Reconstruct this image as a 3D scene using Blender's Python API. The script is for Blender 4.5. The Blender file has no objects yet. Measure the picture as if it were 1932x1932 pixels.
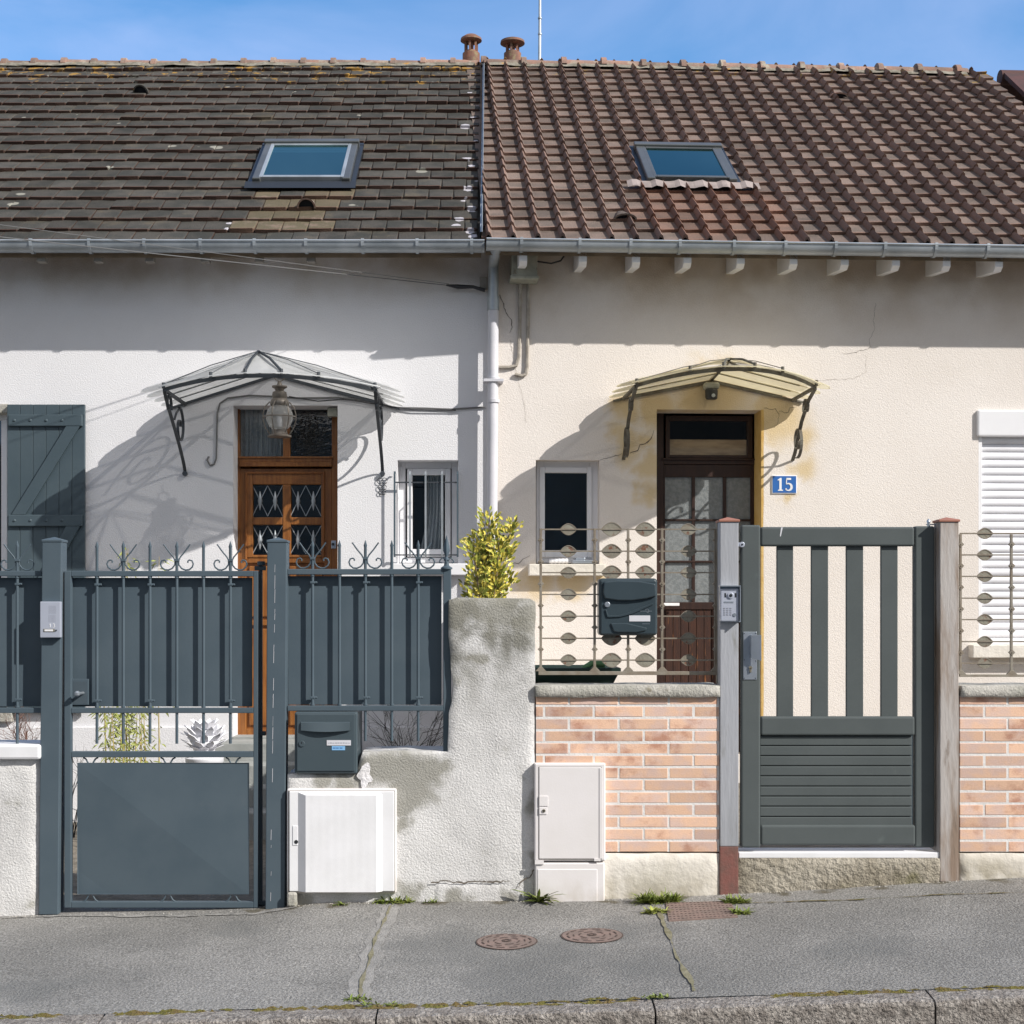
import bpy, bmesh, math, random
from mathutils import Vector, Matrix
random.seed(7)
R = math.radians
SC = bpy.context.scene
COL = SC.collection

# ------------------------------------------------------------------ camera, light
F, PU, PV, CZ = 2760.0, 925.0, 1160.0, 1.49      # focal length and principal point on a 1932 px frame
cam_d = bpy.data.cameras.new('camera'); cam = bpy.data.objects.new('camera', cam_d); COL.objects.link(cam)
cam.location = (0, 0, CZ); cam.rotation_euler = (R(90), 0, 0)
cam_d.sensor_width = 36; cam_d.lens = 36*F/1932
cam_d.shift_x = (966-PU)/1932; cam_d.shift_y = (PV-966)/1932
cam_d.clip_start = .05; cam_d.clip_end = 3000
SC.camera = cam
SC.cycles.transparent_max_bounces = 24
SUN = Vector((1.58, -1.0, 1.34)).normalized()
w = bpy.data.worlds.new('World'); SC.world = w; w.use_nodes = True
nt = w.node_tree; nt.nodes.clear()
out = nt.nodes.new('ShaderNodeOutputWorld'); bg = nt.nodes.new('ShaderNodeBackground')
sky = nt.nodes.new('ShaderNodeTexSky'); sky.sky_type = 'NISHITA'; sky.sun_disc = False
sky.sun_elevation = math.asin(SUN.z); sky.sun_rotation = math.atan2(SUN.x, SUN.y)
sky.air_density = 1.0; sky.dust_density = .3; sky.ozone_density = 3.0; sky.altitude = 50
tc = nt.nodes.new('ShaderNodeTexCoord'); mp = nt.nodes.new('ShaderNodeMapping')
mp.inputs['Rotation'].default_value = (0, R(12), 0); mp.inputs['Scale'].default_value = (3.0, 3.0, 9.0)
mp.inputs['Location'].default_value = (1.3, .2, .75)
n1 = nt.nodes.new('ShaderNodeTexNoise'); n1.inputs['Scale'].default_value = 1.1; n1.inputs['Detail'].default_value = 9
n1.inputs['Roughness'].default_value = .52; n1.inputs['Distortion'].default_value = .5
cr = nt.nodes.new('ShaderNodeValToRGB'); cr.color_ramp.elements[0].position = .40; cr.color_ramp.elements[1].position = .8
cr.color_ramp.elements[0].color = (0, 0, 0, 1); cr.color_ramp.elements[1].color = (.62, .62, .62, 1)
mx = nt.nodes.new('ShaderNodeMix'); mx.data_type = 'RGBA'; mx.inputs[7].default_value = (3.4, 4.1, 6.3, 1)
L = nt.links.new
L(tc.outputs['Generated'], mp.inputs['Vector']); L(mp.outputs[0], n1.inputs['Vector']); L(n1.outputs[0], cr.inputs[0])
gr = nt.nodes.new('ShaderNodeMix'); gr.data_type = 'RGBA'; gr.blend_type = 'MULTIPLY'; gr.inputs[0].default_value = 1; gr.inputs[7].default_value = (.66, 1.0, 1.18, 1)
L(sky.outputs[0], gr.inputs[6]); L(gr.outputs[2], mx.inputs[6]); L(cr.outputs[0], mx.inputs[0])
# unseen cloud bank added behind the camera to warm and whiten the fill light
sx = nt.nodes.new('ShaderNodeSeparateXYZ'); L(tc.outputs['Generated'], sx.inputs[0])
mr = nt.nodes.new('ShaderNodeMapRange'); mr.interpolation_type = 'SMOOTHSTEP'; L(sx.outputs['Y'], mr.inputs[0])
mr.inputs[1].default_value = .25; mr.inputs[2].default_value = -.35; mr.inputs[3].default_value = 0; mr.inputs[4].default_value = .95
n2 = nt.nodes.new('ShaderNodeTexNoise'); n2.inputs['Scale'].default_value = 2.2; n2.inputs['Detail'].default_value = 7; L(tc.outputs['Generated'], n2.inputs['Vector'])
c2 = nt.nodes.new('ShaderNodeMapRange'); L(n2.outputs[0], c2.inputs[0]); c2.inputs[1].default_value = .30; c2.inputs[2].default_value = .55
mm = nt.nodes.new('ShaderNodeMath'); mm.operation = 'MULTIPLY'; L(mr.outputs[0], mm.inputs[0]); L(c2.outputs[0], mm.inputs[1])
m3 = nt.nodes.new('ShaderNodeMix'); m3.data_type = 'RGBA'; m3.inputs[7].default_value = (4.0, 3.75, 3.5, 1)
L(mm.outputs[0], m3.inputs[0]); L(mx.outputs[2], m3.inputs[6]); L(m3.outputs[2], bg.inputs['Color'])
bg.inputs['Strength'].default_value = .12; L(bg.outputs[0], out.inputs[0])
sd = bpy.data.lights.new('sun', 'SUN'); sun = bpy.data.objects.new('sun', sd); COL.objects.link(sun)
sd.energy = 3.85; sd.angle = R(.55); sd.color = (1, .96, .90)
sun.rotation_euler = SUN.to_track_quat('Z', 'Y').to_euler(); sun.location = (6, -6, 9)
vs = SC.view_settings; vs.view_transform = 'Standard'; vs.look = 'None'; vs.exposure = .53; vs.gamma = 1

# ------------------------------------------------------------------ frames: pixel -> place
class Frame:
    """a vertical plane; s runs along it, o outwards (towards the street), z up"""
    def __init__(f, ox, oy, th):
        f.o = (ox, oy); f.t = (math.cos(th), math.sin(th)); f.n = (math.sin(th), -math.cos(th))
    def P(f, s, o, z): return Vector((f.o[0]+s*f.t[0]+o*f.n[0], f.o[1]+s*f.t[1]+o*f.n[1], z))
    def lam(f, u, o):
        k = (u-PU)/F
        return (o + f.o[0]*f.n[0] + f.o[1]*f.n[1])/(k*f.n[0]+f.n[1])
    def s(f, u, o=0):
        l = f.lam(u, o); k = (u-PU)/F
        return (l*k-f.o[0])*f.t[0] + (l-f.o[1])*f.t[1]
    def z(f, v, u=PU, o=0): return CZ + (PV-v)*f.lam(u, o)/F
    def px(f, u, v, o=0): return (f.s(u, o), f.z(v, u, o))
FL = Frame(0, 11.2, 0); FR = Frame(.04, 11.15, R(3.0)); FF = Frame(0, 7.46, 0)

def ground_line(tab, u):
    for (a, va), (b, vb) in zip(tab, tab[1:]):
        if u <= b: return va+(vb-va)*(u-a)/(b-a)
    return tab[-1][1]
T_FENCE = [(-900, 1752), (95, 1726), (500, 1716), (600, 1704), (900, 1699), (1140, 1696), (1357, 1688), (1750, 1664), (1932, 1655), (2900, 1620)]
T_KERB = [(-900, 1942), (0, 1918), (517, 1903), (985, 1893), (1490, 1876), (1932, 1861), (2900, 1830)]
DK = 5.7
def zf(x): return CZ+(PV-ground_line(T_FENCE, PU+x*F/7.46))*7.46/F
def zk(x): return CZ+(PV-ground_line(T_KERB, PU+x*F/DK))*DK/F
def gz(x, y):
    t = (y-DK)/(7.46-DK)
    return zk(x)+(zf(x)-zk(x))*t
def ground_at(u, v):                       # where the ray through (u,v) meets the pavement
    y = 6.5
    for _ in range(30):
        x = (u-PU)/F*y; h = CZ-gz(x, y); y = .5*y+.5*h*F/(v-PV)
    return Vector(((u-PU)/F*y, y, gz((u-PU)/F*y, y)))

# ------------------------------------------------------------------ mesh builder
WL = {}
class MB:
    def __init__(m): m.v = []; m.f = []; m.a = []; m.cur = .5
    def add(m, vs, fs, a=None):
        b = len(m.v); m.v += [Vector(p) for p in vs]
        for f in fs: m.f.append([b+i for i in f]); m.a.append(m.cur if a is None else a)
        return m
    def quad(m, a, b, c, d, at=None): return m.add([a, b, c, d], [(0, 1, 2, 3)], at)
    def box(m, fr, s0, s1, o0, o1, z0, z1, a=None):
        p = [fr.P(s, o, z) for z in (z0, z1) for o in (o0, o1) for s in (s0, s1)]
        return m.add(p, [(0, 2, 3, 1), (4, 5, 7, 6), (0, 1, 5, 4), (2, 6, 7, 3), (0, 4, 6, 2), (1, 3, 7, 5)], a)
    def pbox(m, fr, u0, u1, v0, v1, o, th, a=None):   # front face at o covers the pixel box, goes back th
        s0, z1 = fr.px(u0, v0, o); s1, _ = fr.px(u1, v0, o); z0 = fr.z(v1, (u0+u1)/2, o)
        return m.box(fr, s0, s1, o-th, o, z0, z1, a)
    def cyl(m, p0, p1, r0, r1=None, n=12, caps=True, a=None):
        r1 = r0 if r1 is None else r1
        p0 = Vector(p0); p1 = Vector(p1); d = (p1-p0).normalized()
        x = d.orthogonal().normalized(); y = d.cross(x)
        vs = [p+(x*math.cos(i*2*math.pi/n)+y*math.sin(i*2*math.pi/n))*r for p, r in ((p0, r0), (p1, r1)) for i in range(n)]
        fs = [(i, (i+1) % n, n+(i+1) % n, n+i) for i in range(n)]
        if caps: fs += [tuple(range(n-1, -1, -1)), tuple(range(n, 2*n))]
        return m.add(vs, fs, a)
    def tube(m, pts, r, n=6, a=None):
        pts = [Vector(p) for p in pts]; N = len(pts)
        rr = r if isinstance(r, (list, tuple)) else [r]*N
        x = None; vs = []
        for i, p in enumerate(pts):
            d = (pts[min(i+1, N-1)]-pts[max(i-1, 0)]).normalized()
            x = d.orthogonal().normalized() if x is None else (x-d*x.dot(d)).normalized()
            y = d.cross(x)
            vs += [p+(x*math.cos(j*2*math.pi/n)+y*math.sin(j*2*math.pi/n))*rr[i] for j in range(n)]
        fs = [(i*n+j, i*n+(j+1) % n, (i+1)*n+(j+1) % n, (i+1)*n+j) for i in range(N-1) for j in range(n)]
        fs += [tuple(range(n-1, -1, -1)), tuple(range((N-1)*n, N*n))]
        return m.add(vs, fs, a)
    def lathe(m, c, prof, n=20, a=None):      # prof: (r, z) from the bottom up
        c = Vector(c)
        vs = [c+Vector((r*math.cos(j*2*math.pi/n), r*math.sin(j*2*math.pi/n), z)) for r, z in prof for j in range(n)]
        K = len(prof)
        fs = [(i*n+j, i*n+(j+1) % n, (i+1)*n+(j+1) % n, (i+1)*n+j) for i in range(K-1) for j in range(n)]
        fs += [tuple(range(n-1, -1, -1)), tuple(range((K-1)*n, K*n))]
        return m.add(vs, fs, a)
    def prism(m, fr, pts, o0, o1, a=None):     # polygon of (s,z), extruded from o0 back to o1
        n = len(pts); vs = [fr.P(s, o0, z) for s, z in pts]+[fr.P(s, o1, z) for s, z in pts]
        fs = [tuple(range(n)), tuple(range(2*n-1, n-1, -1))]+[(i, n+i, n+(i+1) % n, (i+1) % n) for i in range(n)]
        return m.add(vs, fs, a)
    def ribbon(m, fr, s0, s1, pts, th):        # flat bar bent in the (o,z) plane
        n = len(pts); P = []
        for i, (o, z) in enumerate(pts):
            a = pts[max(i-1, 0)]; b = pts[min(i+1, n-1)]
            d = Vector((b[0]-a[0], b[1]-a[1])).normalized(); q = Vector((-d.y, d.x))*th/2
            for s in (s0, s1):
                for g in (1, -1): P.append(fr.P(s, o+g*q.x, z+g*q.y))
        fs = []
        for i in range(n-1):
            b = 4*i; c = b+4
            fs += [(b, b+2, c+2, c), (b+1, c+1, c+3, b+3), (b, c, c+1, b+1), (b+2, b+3, c+3, c+2)]
        e = 4*(n-1); fs += [(0, 1, 3, 2), (e, e+2, e+3, e+1)]
        return m.add(P, fs)
    def build(m, name, mat, parent=None, bevel=0, smooth=False, label=None, seg=2, origin=None, top=None):
        me = bpy.data.meshes.new(name)
        if parent is None:
            if origin is None:
                xs = [p.x for p in m.v]; ys = [p.y for p in m.v]
                origin = Vector(((min(xs)+max(xs))/2, (min(ys)+max(ys))/2, min(p.z for p in m.v)))
            w0 = Vector(origin)
        else: w0 = WL[parent.name]
        me.from_pydata([p-w0 for p in m.v], [], m.f)
        at = me.attributes.new('tint', 'FLOAT', 'FACE'); at.data.foreach_set('value', m.a)
        bm = bmesh.new(); bm.from_mesh(me); bmesh.ops.recalc_face_normals(bm, faces=bm.faces); bm.to_mesh(me); bm.free()
        if smooth: me.polygons.foreach_set('use_smooth', [True]*len(me.polygons))
        me.materials.append(mat)
        if top:
            me.materials.append(top)
            for pl_ in me.polygons:
                if pl_.normal.z > .3: pl_.material_index = 1
        o = bpy.data.objects.new(name, me); COL.objects.link(o)
        if parent is None: o.location = w0
        else: o.parent = parent
        WL[o.name] = w0
        if smooth:
            try: me.set_sharp_from_angle(angle=R(40))
            except Exception: pass
        if bevel:
            b = o.modifiers.new('bevel', 'BEVEL'); b.width = bevel; b.segments = seg; b.limit_method = 'ANGLE'; b.angle_limit = R(40)
            b.harden_normals = False
        if label: o['label'] = label
        return o
def tag(o, label=None, cat=None, group=None, kind=None):
    if label: o['label'] = label
    if cat: o['category'] = cat
    if group: o['group'] = group
    if kind: o['kind'] = kind
    return o
def thing(name, label, cat, loc, group=None):
    o = bpy.data.objects.new(name, None); COL.objects.link(o); o.location = loc; o.empty_display_size = .1
    WL[o.name] = Vector(loc); return tag(o, label, cat, group)

# ------------------------------------------------------------------ materials
def mat(name, c1, c2=None, scale=3, rough=.7, metal=0, bump=0, bscale=40, spec=.4, lo=.35, hi=.65, tint=0,
        c3=None, s3=12, l3=.55, h3=.7, bdetail=3, stretch=(1, 1, 1), speck=0, spscale=300, zb=None, zc=None, edge=None, bdist=.01):
    m = bpy.data.materials.new(name); m.use_nodes = True; N = m.node_tree.nodes; K = m.node_tree.links.new
    b = N['Principled BSDF']; b.inputs['Roughness'].default_value = rough; b.inputs['Metallic'].default_value = metal
    b.inputs['Specular IOR Level'].default_value = spec
    t = N.new('ShaderNodeTexCoord'); mpn = N.new('ShaderNodeMapping'); mpn.inputs['Scale'].default_value = stretch
    K(t.outputs['Object'], mpn.inputs[0]); vec = mpn.outputs[0]
    def noise(s, d=5, r=.55):
        n = N.new('ShaderNodeTexNoise'); n.inputs['Scale'].default_value = s; n.inputs['Detail'].default_value = d
        n.inputs['Roughness'].default_value = r; K(vec, n.inputs['Vector']); return n.outputs[0]
    def rng(x, a, bb):
        r = N.new('ShaderNodeMapRange'); r.interpolation_type = 'SMOOTHSTEP'; K(x, r.inputs[0]); r.inputs[1].default_value = a; r.inputs[2].default_value = bb; return r.outputs[0]
    def mix(f, a, bb, mode='MIX'):
        x = N.new('ShaderNodeMix'); x.data_type = 'RGBA'; x.blend_type = mode
        for sock, val in ((0, f), (6, a), (7, bb)):
            if hasattr(val, 'is_linked') or hasattr(val, 'links'): K(val, x.inputs[sock])
            elif sock == 0: x.inputs[0].default_value = val
            else: x.inputs[sock].default_value = (*val, 1)
        return x.outputs[2]
    c = None
    if c2: c = mix(rng(noise(scale), lo, hi), c1, c2)
    else:
        g = .93; c = mix(rng(noise(scale), .3, .7), tuple(x*g for x in c1), tuple(min(1, x*1.05) for x in c1))
    if edge is not None:      # faces whose tint is above 1 carry this colour (broken or worn edges)
        a = N.new('ShaderNodeAttribute'); a.attribute_name = 'tint'
        mt = N.new('ShaderNodeMath'); mt.operation = 'GREATER_THAN'; K(a.outputs['Fac'], mt.inputs[0]); mt.inputs[1].default_value = 1.0
        c = mix(mt.outputs[0], c, edge)
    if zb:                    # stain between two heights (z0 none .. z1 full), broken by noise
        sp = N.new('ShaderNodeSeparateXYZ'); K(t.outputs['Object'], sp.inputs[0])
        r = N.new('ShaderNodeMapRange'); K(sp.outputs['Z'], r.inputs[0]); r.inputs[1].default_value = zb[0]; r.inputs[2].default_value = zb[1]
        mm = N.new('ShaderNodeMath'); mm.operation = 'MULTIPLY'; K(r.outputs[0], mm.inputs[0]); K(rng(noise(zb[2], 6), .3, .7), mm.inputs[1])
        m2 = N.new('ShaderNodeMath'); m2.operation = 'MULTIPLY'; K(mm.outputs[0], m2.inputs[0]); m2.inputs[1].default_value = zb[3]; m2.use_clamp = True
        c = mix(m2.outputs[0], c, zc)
    if c3: c = mix(rng(noise(s3, 7, .65), l3, h3), c, c3)
    if tint:
        a = N.new('ShaderNodeAttribute'); a.attribute_name = 'tint'
        fr_ = N.new('ShaderNodeMath'); fr_.operation = 'FRACT'; K(a.outputs['Fac'], fr_.inputs[0])
        r = N.new('ShaderNodeMapRange'); K(fr_.outputs[0], r.inputs[0]); r.inputs[3].default_value = 1-tint; r.inputs[4].default_value = 1+tint
        cb = N.new('ShaderNodeCombineColor')
        for i in range(3): K(r.outputs[0], cb.inputs[i])
        c = mix(1.0, c, cb.outputs[0], 'MULTIPLY')
    if speck:
        n = noise(spscale, 2, .7); r = N.new('ShaderNodeMapRange'); K(n, r.inputs[0]); r.inputs[1].default_value = .3; r.inputs[2].default_value = .7
        r.inputs[3].default_value = 1-speck; r.inputs[4].default_value = 1+speck
        cb = N.new('ShaderNodeCombineColor')
        for i in range(3): K(r.outputs[0], cb.inputs[i])
        c = mix(1.0, c, cb.outputs[0], 'MULTIPLY')
    K(c, b.inputs['Base Color'])
    if bump:
        bn = N.new('ShaderNodeBump'); bn.inputs['Strength'].default_value = bump; bn.inputs['Distance'].default_value = bdist
        K(noise(bscale, bdetail, .6), bn.inputs['Height']); K(bn.outputs[0], b.inputs['Normal'])
    return m
def glassmat(name, tintc=(.9, .95, .95), rough=.02, refl=1.0, bump=0, bscale=60, gc=(1, 1, 1)):
    m = bpy.data.materials.new(name); m.use_nodes = True; N = m.node_tree.nodes; K = m.node_tree.links.new
    N.clear(); o = N.new('ShaderNodeOutputMaterial'); mx = N.new('ShaderNodeMixShader'); tr = N.new('ShaderNodeBsdfTransparent')
    gl = N.new('ShaderNodeBsdfGlossy'); fz = N.new('ShaderNodeFresnel'); fz.inputs[0].default_value = 1.52
    tr.inputs[0].default_value = (*tintc, 1); gl.inputs['Roughness'].default_value = rough; gl.inputs[0].default_value = (*gc, 1)
    ml = N.new('ShaderNodeMath'); ml.operation = 'MULTIPLY'; ml.inputs[1].default_value = 1.8*refl; K(fz.outputs[0], ml.inputs[0])
    gb = N.new('ShaderNodeNewGeometry'); ib = N.new('ShaderNodeMath'); ib.operation = 'SUBTRACT'; ib.inputs[0].default_value = 1; K(gb.outputs['Backfacing'], ib.inputs[1]); mb = N.new('ShaderNodeMath'); mb.operation = 'MULTIPLY'; mb.use_clamp = True; K(ml.outputs[0], mb.inputs[0]); K(ib.outputs[0], mb.inputs[1])
    K(mb.outputs[0], mx.inputs[0]); K(tr.outputs[0], mx.inputs[1]); K(gl.outputs[0], mx.inputs[2]); K(mx.outputs[0], o.inputs[0])
    if bump:
        n = N.new('ShaderNodeTexNoise'); n.inputs['Scale'].default_value = bscale; t = N.new('ShaderNodeTexCoord'); K(t.outputs['Object'], n.inputs['Vector'])
        bb = N.new('ShaderNodeBump'); bb.inputs['Strength'].default_value = bump; bb.inputs['Distance'].default_value = .01; K(n.outputs[0], bb.inputs['Height']); K(bb.outputs[0], gl.inputs['Normal'])
    return m
def frostmat(name, col, transp=.15, transl=.45, rough=.25):
    m = bpy.data.materials.new(name); m.use_nodes = True; N = m.node_tree.nodes; K = m.node_tree.links.new
    N.clear(); o = N.new('ShaderNodeOutputMaterial'); tr = N.new('ShaderNodeBsdfTransparent'); df = N.new('ShaderNodeBsdfDiffuse'); tl = N.new('ShaderNodeBsdfTranslucent'); gl = N.new('ShaderNodeBsdfGlossy')
    t = N.new('ShaderNodeTexCoord'); n = N.new('ShaderNodeTexNoise'); n.inputs['Scale'].default_value = 7; n.inputs['Detail'].default_value = 6; K(t.outputs['Object'], n.inputs['Vector'])
    r = N.new('ShaderNodeMix'); r.data_type = 'RGBA'; K(n.outputs[0], r.inputs[0]); r.inputs[6].default_value = (*[c*.7 for c in col], 1); r.inputs[7].default_value = (*[min(1, c*1.15) for c in col], 1)
    for x in (df, tl): K(r.outputs[2], x.inputs[0])
    gl.inputs['Roughness'].default_value = rough
    a = N.new('ShaderNodeMixShader'); a.inputs[0].default_value = transl; K(df.outputs[0], a.inputs[1]); K(tl.outputs[0], a.inputs[2])
    b = N.new('ShaderNodeMixShader'); b.inputs[0].default_value = transp; K(a.outputs[0], b.inputs[1]); K(tr.outputs[0], b.inputs[2])
    c = N.new('ShaderNodeMixShader'); fz = N.new('ShaderNodeFresnel'); fz.inputs[0].default_value = 1.5; gb = N.new('ShaderNodeNewGeometry'); ib = N.new('ShaderNodeMath'); ib.operation = 'SUBTRACT'; ib.inputs[0].default_value = 1; K(gb.outputs['Backfacing'], ib.inputs[1]); mb = N.new('ShaderNodeMath'); mb.operation = 'MULTIPLY'; K(fz.outputs[0], mb.inputs[0]); K(ib.outputs[0], mb.inputs[1]); K(mb.outputs[0], c.inputs[0]); K(b.outputs[0], c.inputs[1]); K(gl.outputs[0], c.inputs[2])
    K(c.outputs[0], o.inputs[0]); return m
def wallmat(name, base, alt, dirt, stain_shade, stain_shade_z, patches=None):
    """fine roughcast render: broad tone drift, brown soil stain and painted-in shade under the eaves, small pores"""
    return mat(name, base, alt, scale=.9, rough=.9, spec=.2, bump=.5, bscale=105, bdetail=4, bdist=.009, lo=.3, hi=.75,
               c3=dirt, s3=1.6, l3=.55, h3=1.1, zb=(stain_shade_z[0], stain_shade_z[1], 1.6, stain_shade_z[2]), zc=stain_shade, speck=.05, spscale=160)  # eave band mixes brown soil stain with shade put into the colour

def add_stains(m, spots, col, strength=.8, lo=.62, hi=1.5, warp=.30, wscale=5, nw=1.0):
    """soft-edged paint stains at given places (object space), broken by noise"""
    N = m.node_tree.nodes; K = m.node_tree.links.new; b = N['Principled BSDF']; src = b.inputs['Base Color'].links[0].from_socket
    t = N.new('ShaderNodeTexCoord'); n = N.new('ShaderNodeTexNoise'); n.inputs['Scale'].default_value = 5; n.inputs['Detail'].default_value = 7; n.inputs['Roughness'].default_value = .65; K(t.outputs['Object'], n.inputs['Vector'])
    nv = N.new('ShaderNodeTexNoise'); nv.inputs['Scale'].default_value = wscale; nv.inputs['Detail'].default_value = 5; K(t.outputs['Object'], nv.inputs['Vector'])
    v1 = N.new('ShaderNodeVectorMath'); v1.operation = 'SUBTRACT'; K(nv.outputs['Color'], v1.inputs[0]); v1.inputs[1].default_value = (.5, .5, .5)
    v2 = N.new('ShaderNodeVectorMath'); v2.operation = 'SCALE'; K(v1.outputs[0], v2.inputs[0]); v2.inputs['Scale'].default_value = warp
    v3 = N.new('ShaderNodeVectorMath'); v3.operation = 'ADD'; K(v2.outputs[0], v3.inputs[0]); K(t.outputs['Object'], v3.inputs[1])
    acc = None
    for c, r in spots:
        d = N.new('ShaderNodeVectorMath'); d.operation = 'DISTANCE'; K(v3.outputs[0], d.inputs[0]); d.inputs[1].default_value = c
        mr_ = N.new('ShaderNodeMapRange'); mr_.interpolation_type = 'SMOOTHSTEP'; K(d.outputs['Value'], mr_.inputs[0]); mr_.inputs[1].default_value = r*1.9; mr_.inputs[2].default_value = 0; 
        if acc is None: acc = mr_.outputs[0]
        else: x = N.new('ShaderNodeMath'); x.operation = 'MAXIMUM'; K(acc, x.inputs[0]); K(mr_.outputs[0], x.inputs[1]); acc = x.outputs[0]
    w1 = N.new('ShaderNodeMath'); w1.operation = 'MULTIPLY'; K(n.outputs[0], w1.inputs[0]); w1.inputs[1].default_value = nw
    a = N.new('ShaderNodeMath'); a.operation = 'ADD'; K(acc, a.inputs[0]); K(w1.outputs[0], a.inputs[1])
    r2 = N.new('ShaderNodeMapRange'); r2.interpolation_type = 'SMOOTHSTEP'; K(a.outputs[0], r2.inputs[0]); r2.inputs[1].default_value = lo; r2.inputs[2].default_value = hi; r2.inputs[4].default_value = strength
    x = N.new('ShaderNodeMix'); x.data_type = 'RGBA'; K(r2.outputs[0], x.inputs[0]); K(src, x.inputs[6]); x.inputs[7].default_value = (*col, 1); K(x.outputs[2], b.inputs['Base Color'])
# ------------------------------------------------------------------ material library
G = lambda v: (v, v, v)
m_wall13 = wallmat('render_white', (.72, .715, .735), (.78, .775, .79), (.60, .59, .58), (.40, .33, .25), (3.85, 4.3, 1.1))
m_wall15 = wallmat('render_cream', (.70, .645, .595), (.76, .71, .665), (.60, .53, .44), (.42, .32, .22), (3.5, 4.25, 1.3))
m_reveal = mat('ochre_paint', (.52, .33, .10), (.60, .42, .17), scale=6, rough=.85, bump=.3, bscale=60)
m_tile13 = mat('tile_mossy', (.076, .070, .062), (.050, .050, .045), scale=5, rough=.93, spec=.12, bump=.5, bscale=90, tint=.2,
               c3=(.125, .103, .072), s3=3.2, l3=.54, h3=.8, edge=(.088, .053, .042), speck=.25, spscale=110)
m_tile15 = mat('tile_brown', (.185, .14, .118), (.12, .097, .083), scale=4, rough=.9, spec=.18, bump=.45, bscale=90, tint=.24,
               c3=(.24, .225, .19), s3=16, l3=.64, h3=.82, edge=(.19, .125, .10), speck=.22, spscale=110)
m_ridge = mat('ridge_clay', (.29, .17, .13), (.20, .145, .12), scale=7, rough=.9, bump=.5, bscale=40, tint=.25, c3=(.33, .30, .24), s3=9, l3=.5, h3=.7)
m_mortar = mat('roof_mortar', (.27, .245, .20), (.16, .145, .11), scale=14, rough=.95, bump=.8, bscale=40, c3=(.42, .22, .05), s3=5, l3=.6, h3=.72)
m_blob = mat('white_mortar', (.40, .385, .40), (.26, .25, .25), scale=20, rough=.95, bump=.7, bscale=60)
m_lichen = mat('lichen', (.30, .29, .25), (.22, .21, .17), scale=30, rough=.95, bump=.5, bscale=90)
m_lichen_o = mat('orange_lichen', (.42, .23, .05), (.34, .22, .08), scale=30, rough=.95, bump=.5, bscale=90)
m_zinc = mat('zinc', (.42, .455, .485), (.31, .34, .365), scale=4, rough=.38, metal=.4, bump=.05, bscale=20, c3=(.42, .44, .46), s3=7, l3=.5, h3=.8)
m_zinc_l = mat('pipe_pale', (.63, .62, .66), (.56, .56, .60), scale=5, rough=.5, bump=.08, bscale=30)  # paler tone for the lower downpipe and its clip
m_blackm = mat('black_metal', (.025, .028, .032), rough=.4, spec=.5)
m_skyfr = mat('skylight_metal', (.125, .13, .13), (.10, .105, .105), rough=.35, metal=.3)
m_woodg = mat('grey_timber', (.30, .28, .25), (.20, .18, .16), scale=8, rough=.85, stretch=(1, 1, 1))
m_soffit = mat('soffit_board', (.30, .22, .15), (.20, .15, .10), scale=5, rough=.9)
m_whitep = mat('white_paint', (.80, .80, .82), (.75, .75, .765), scale=6, rough=.5, bump=.04, bscale=60, c3=(.6, .58, .55), s3=9, l3=.68, h3=.85)
m_pvc = mat('white_pvc', (.78, .78, .80), (.75, .75, .77), scale=3, rough=.32, spec=.5)
m_pvcs = mat('shutter_pvc', (.80, .80, .84), rough=.4)
m_cab = mat('cabinet_cream', (.75, .72, .72), (.71, .68, .67), scale=3, rough=.42, zb=(.14, 0, 9, .8), zc=(.50, .45, .38), bump=.05, bscale=120, c3=(.55, .50, .44), s3=9, l3=.7, h3=.85)
m_antr = mat('anthracite_paint', (.07, .092, .11), (.062, .084, .10), scale=2.5, rough=.6, spec=.15, bump=.12, bscale=420, speck=.07, spscale=420, bdist=.001)
m_antb = mat('fence_paint', (.082, .110, .132), (.070, .097, .119), scale=3, rough=.55, spec=.2, c3=(.105, .128, .145), s3=5, l3=.58, h3=.9, bump=.12, bscale=380, speck=.06, spscale=420, bdist=.001)
m_shut = mat('shutter_paint', (.062, .088, .104), (.054, .079, .095), scale=3, rough=.5, bump=.08, bscale=60)
m_gate15 = mat('gate_grey_green', (.094, .108, .109), (.084, .097, .098), scale=3, rough=.6, spec=.15, bump=.12, bscale=380, c3=(.115, .135, .132), s3=7, l3=.62, h3=.8, speck=.07, spscale=420, bdist=.001)
m_mbox = mat('mailbox_dark', (.040, .058, .070), (.034, .05, .06), rough=.35, bump=.15, bscale=300, bdist=.001, c3=(.07, .085, .09), s3=6, l3=.6, h3=.85)
m_mbox13 = mat('mailbox_grey', (.062, .084, .098), (.055, .077, .09), rough=.4, bump=.1, bscale=300, bdist=.001)
m_steel = mat('brushed_steel', (.52, .56, .62), (.42, .46, .50), scale=6, rough=.33, metal=.75)
m_silver = mat('silver_plastic', (.50, .53, .62), (.46, .49, .57), rough=.35, metal=.3)
m_conc = mat('rough_concrete', (.70, .69, .68), (.57, .56, .55), scale=2.2, rough=.95, spec=.1, bump=.55, bscale=95, bdetail=6, bdist=.014, lo=.35, hi=.7,
             c3=(.40, .39, .35), s3=4.5, l3=.58, h3=.74, speck=.12, spscale=150, zb=(1.05, 1.62, 7, 1.5), zc=(.23, .225, .20))
m_conc2 = mat('cast_concrete', (.46, .44, .40), (.34, .33, .29), scale=6, rough=.95, bump=.8, bscale=60, bdist=.01, c3=(.22, .20, .15), s3=11, l3=.58, h3=.7, speck=.2, spscale=160)
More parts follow.
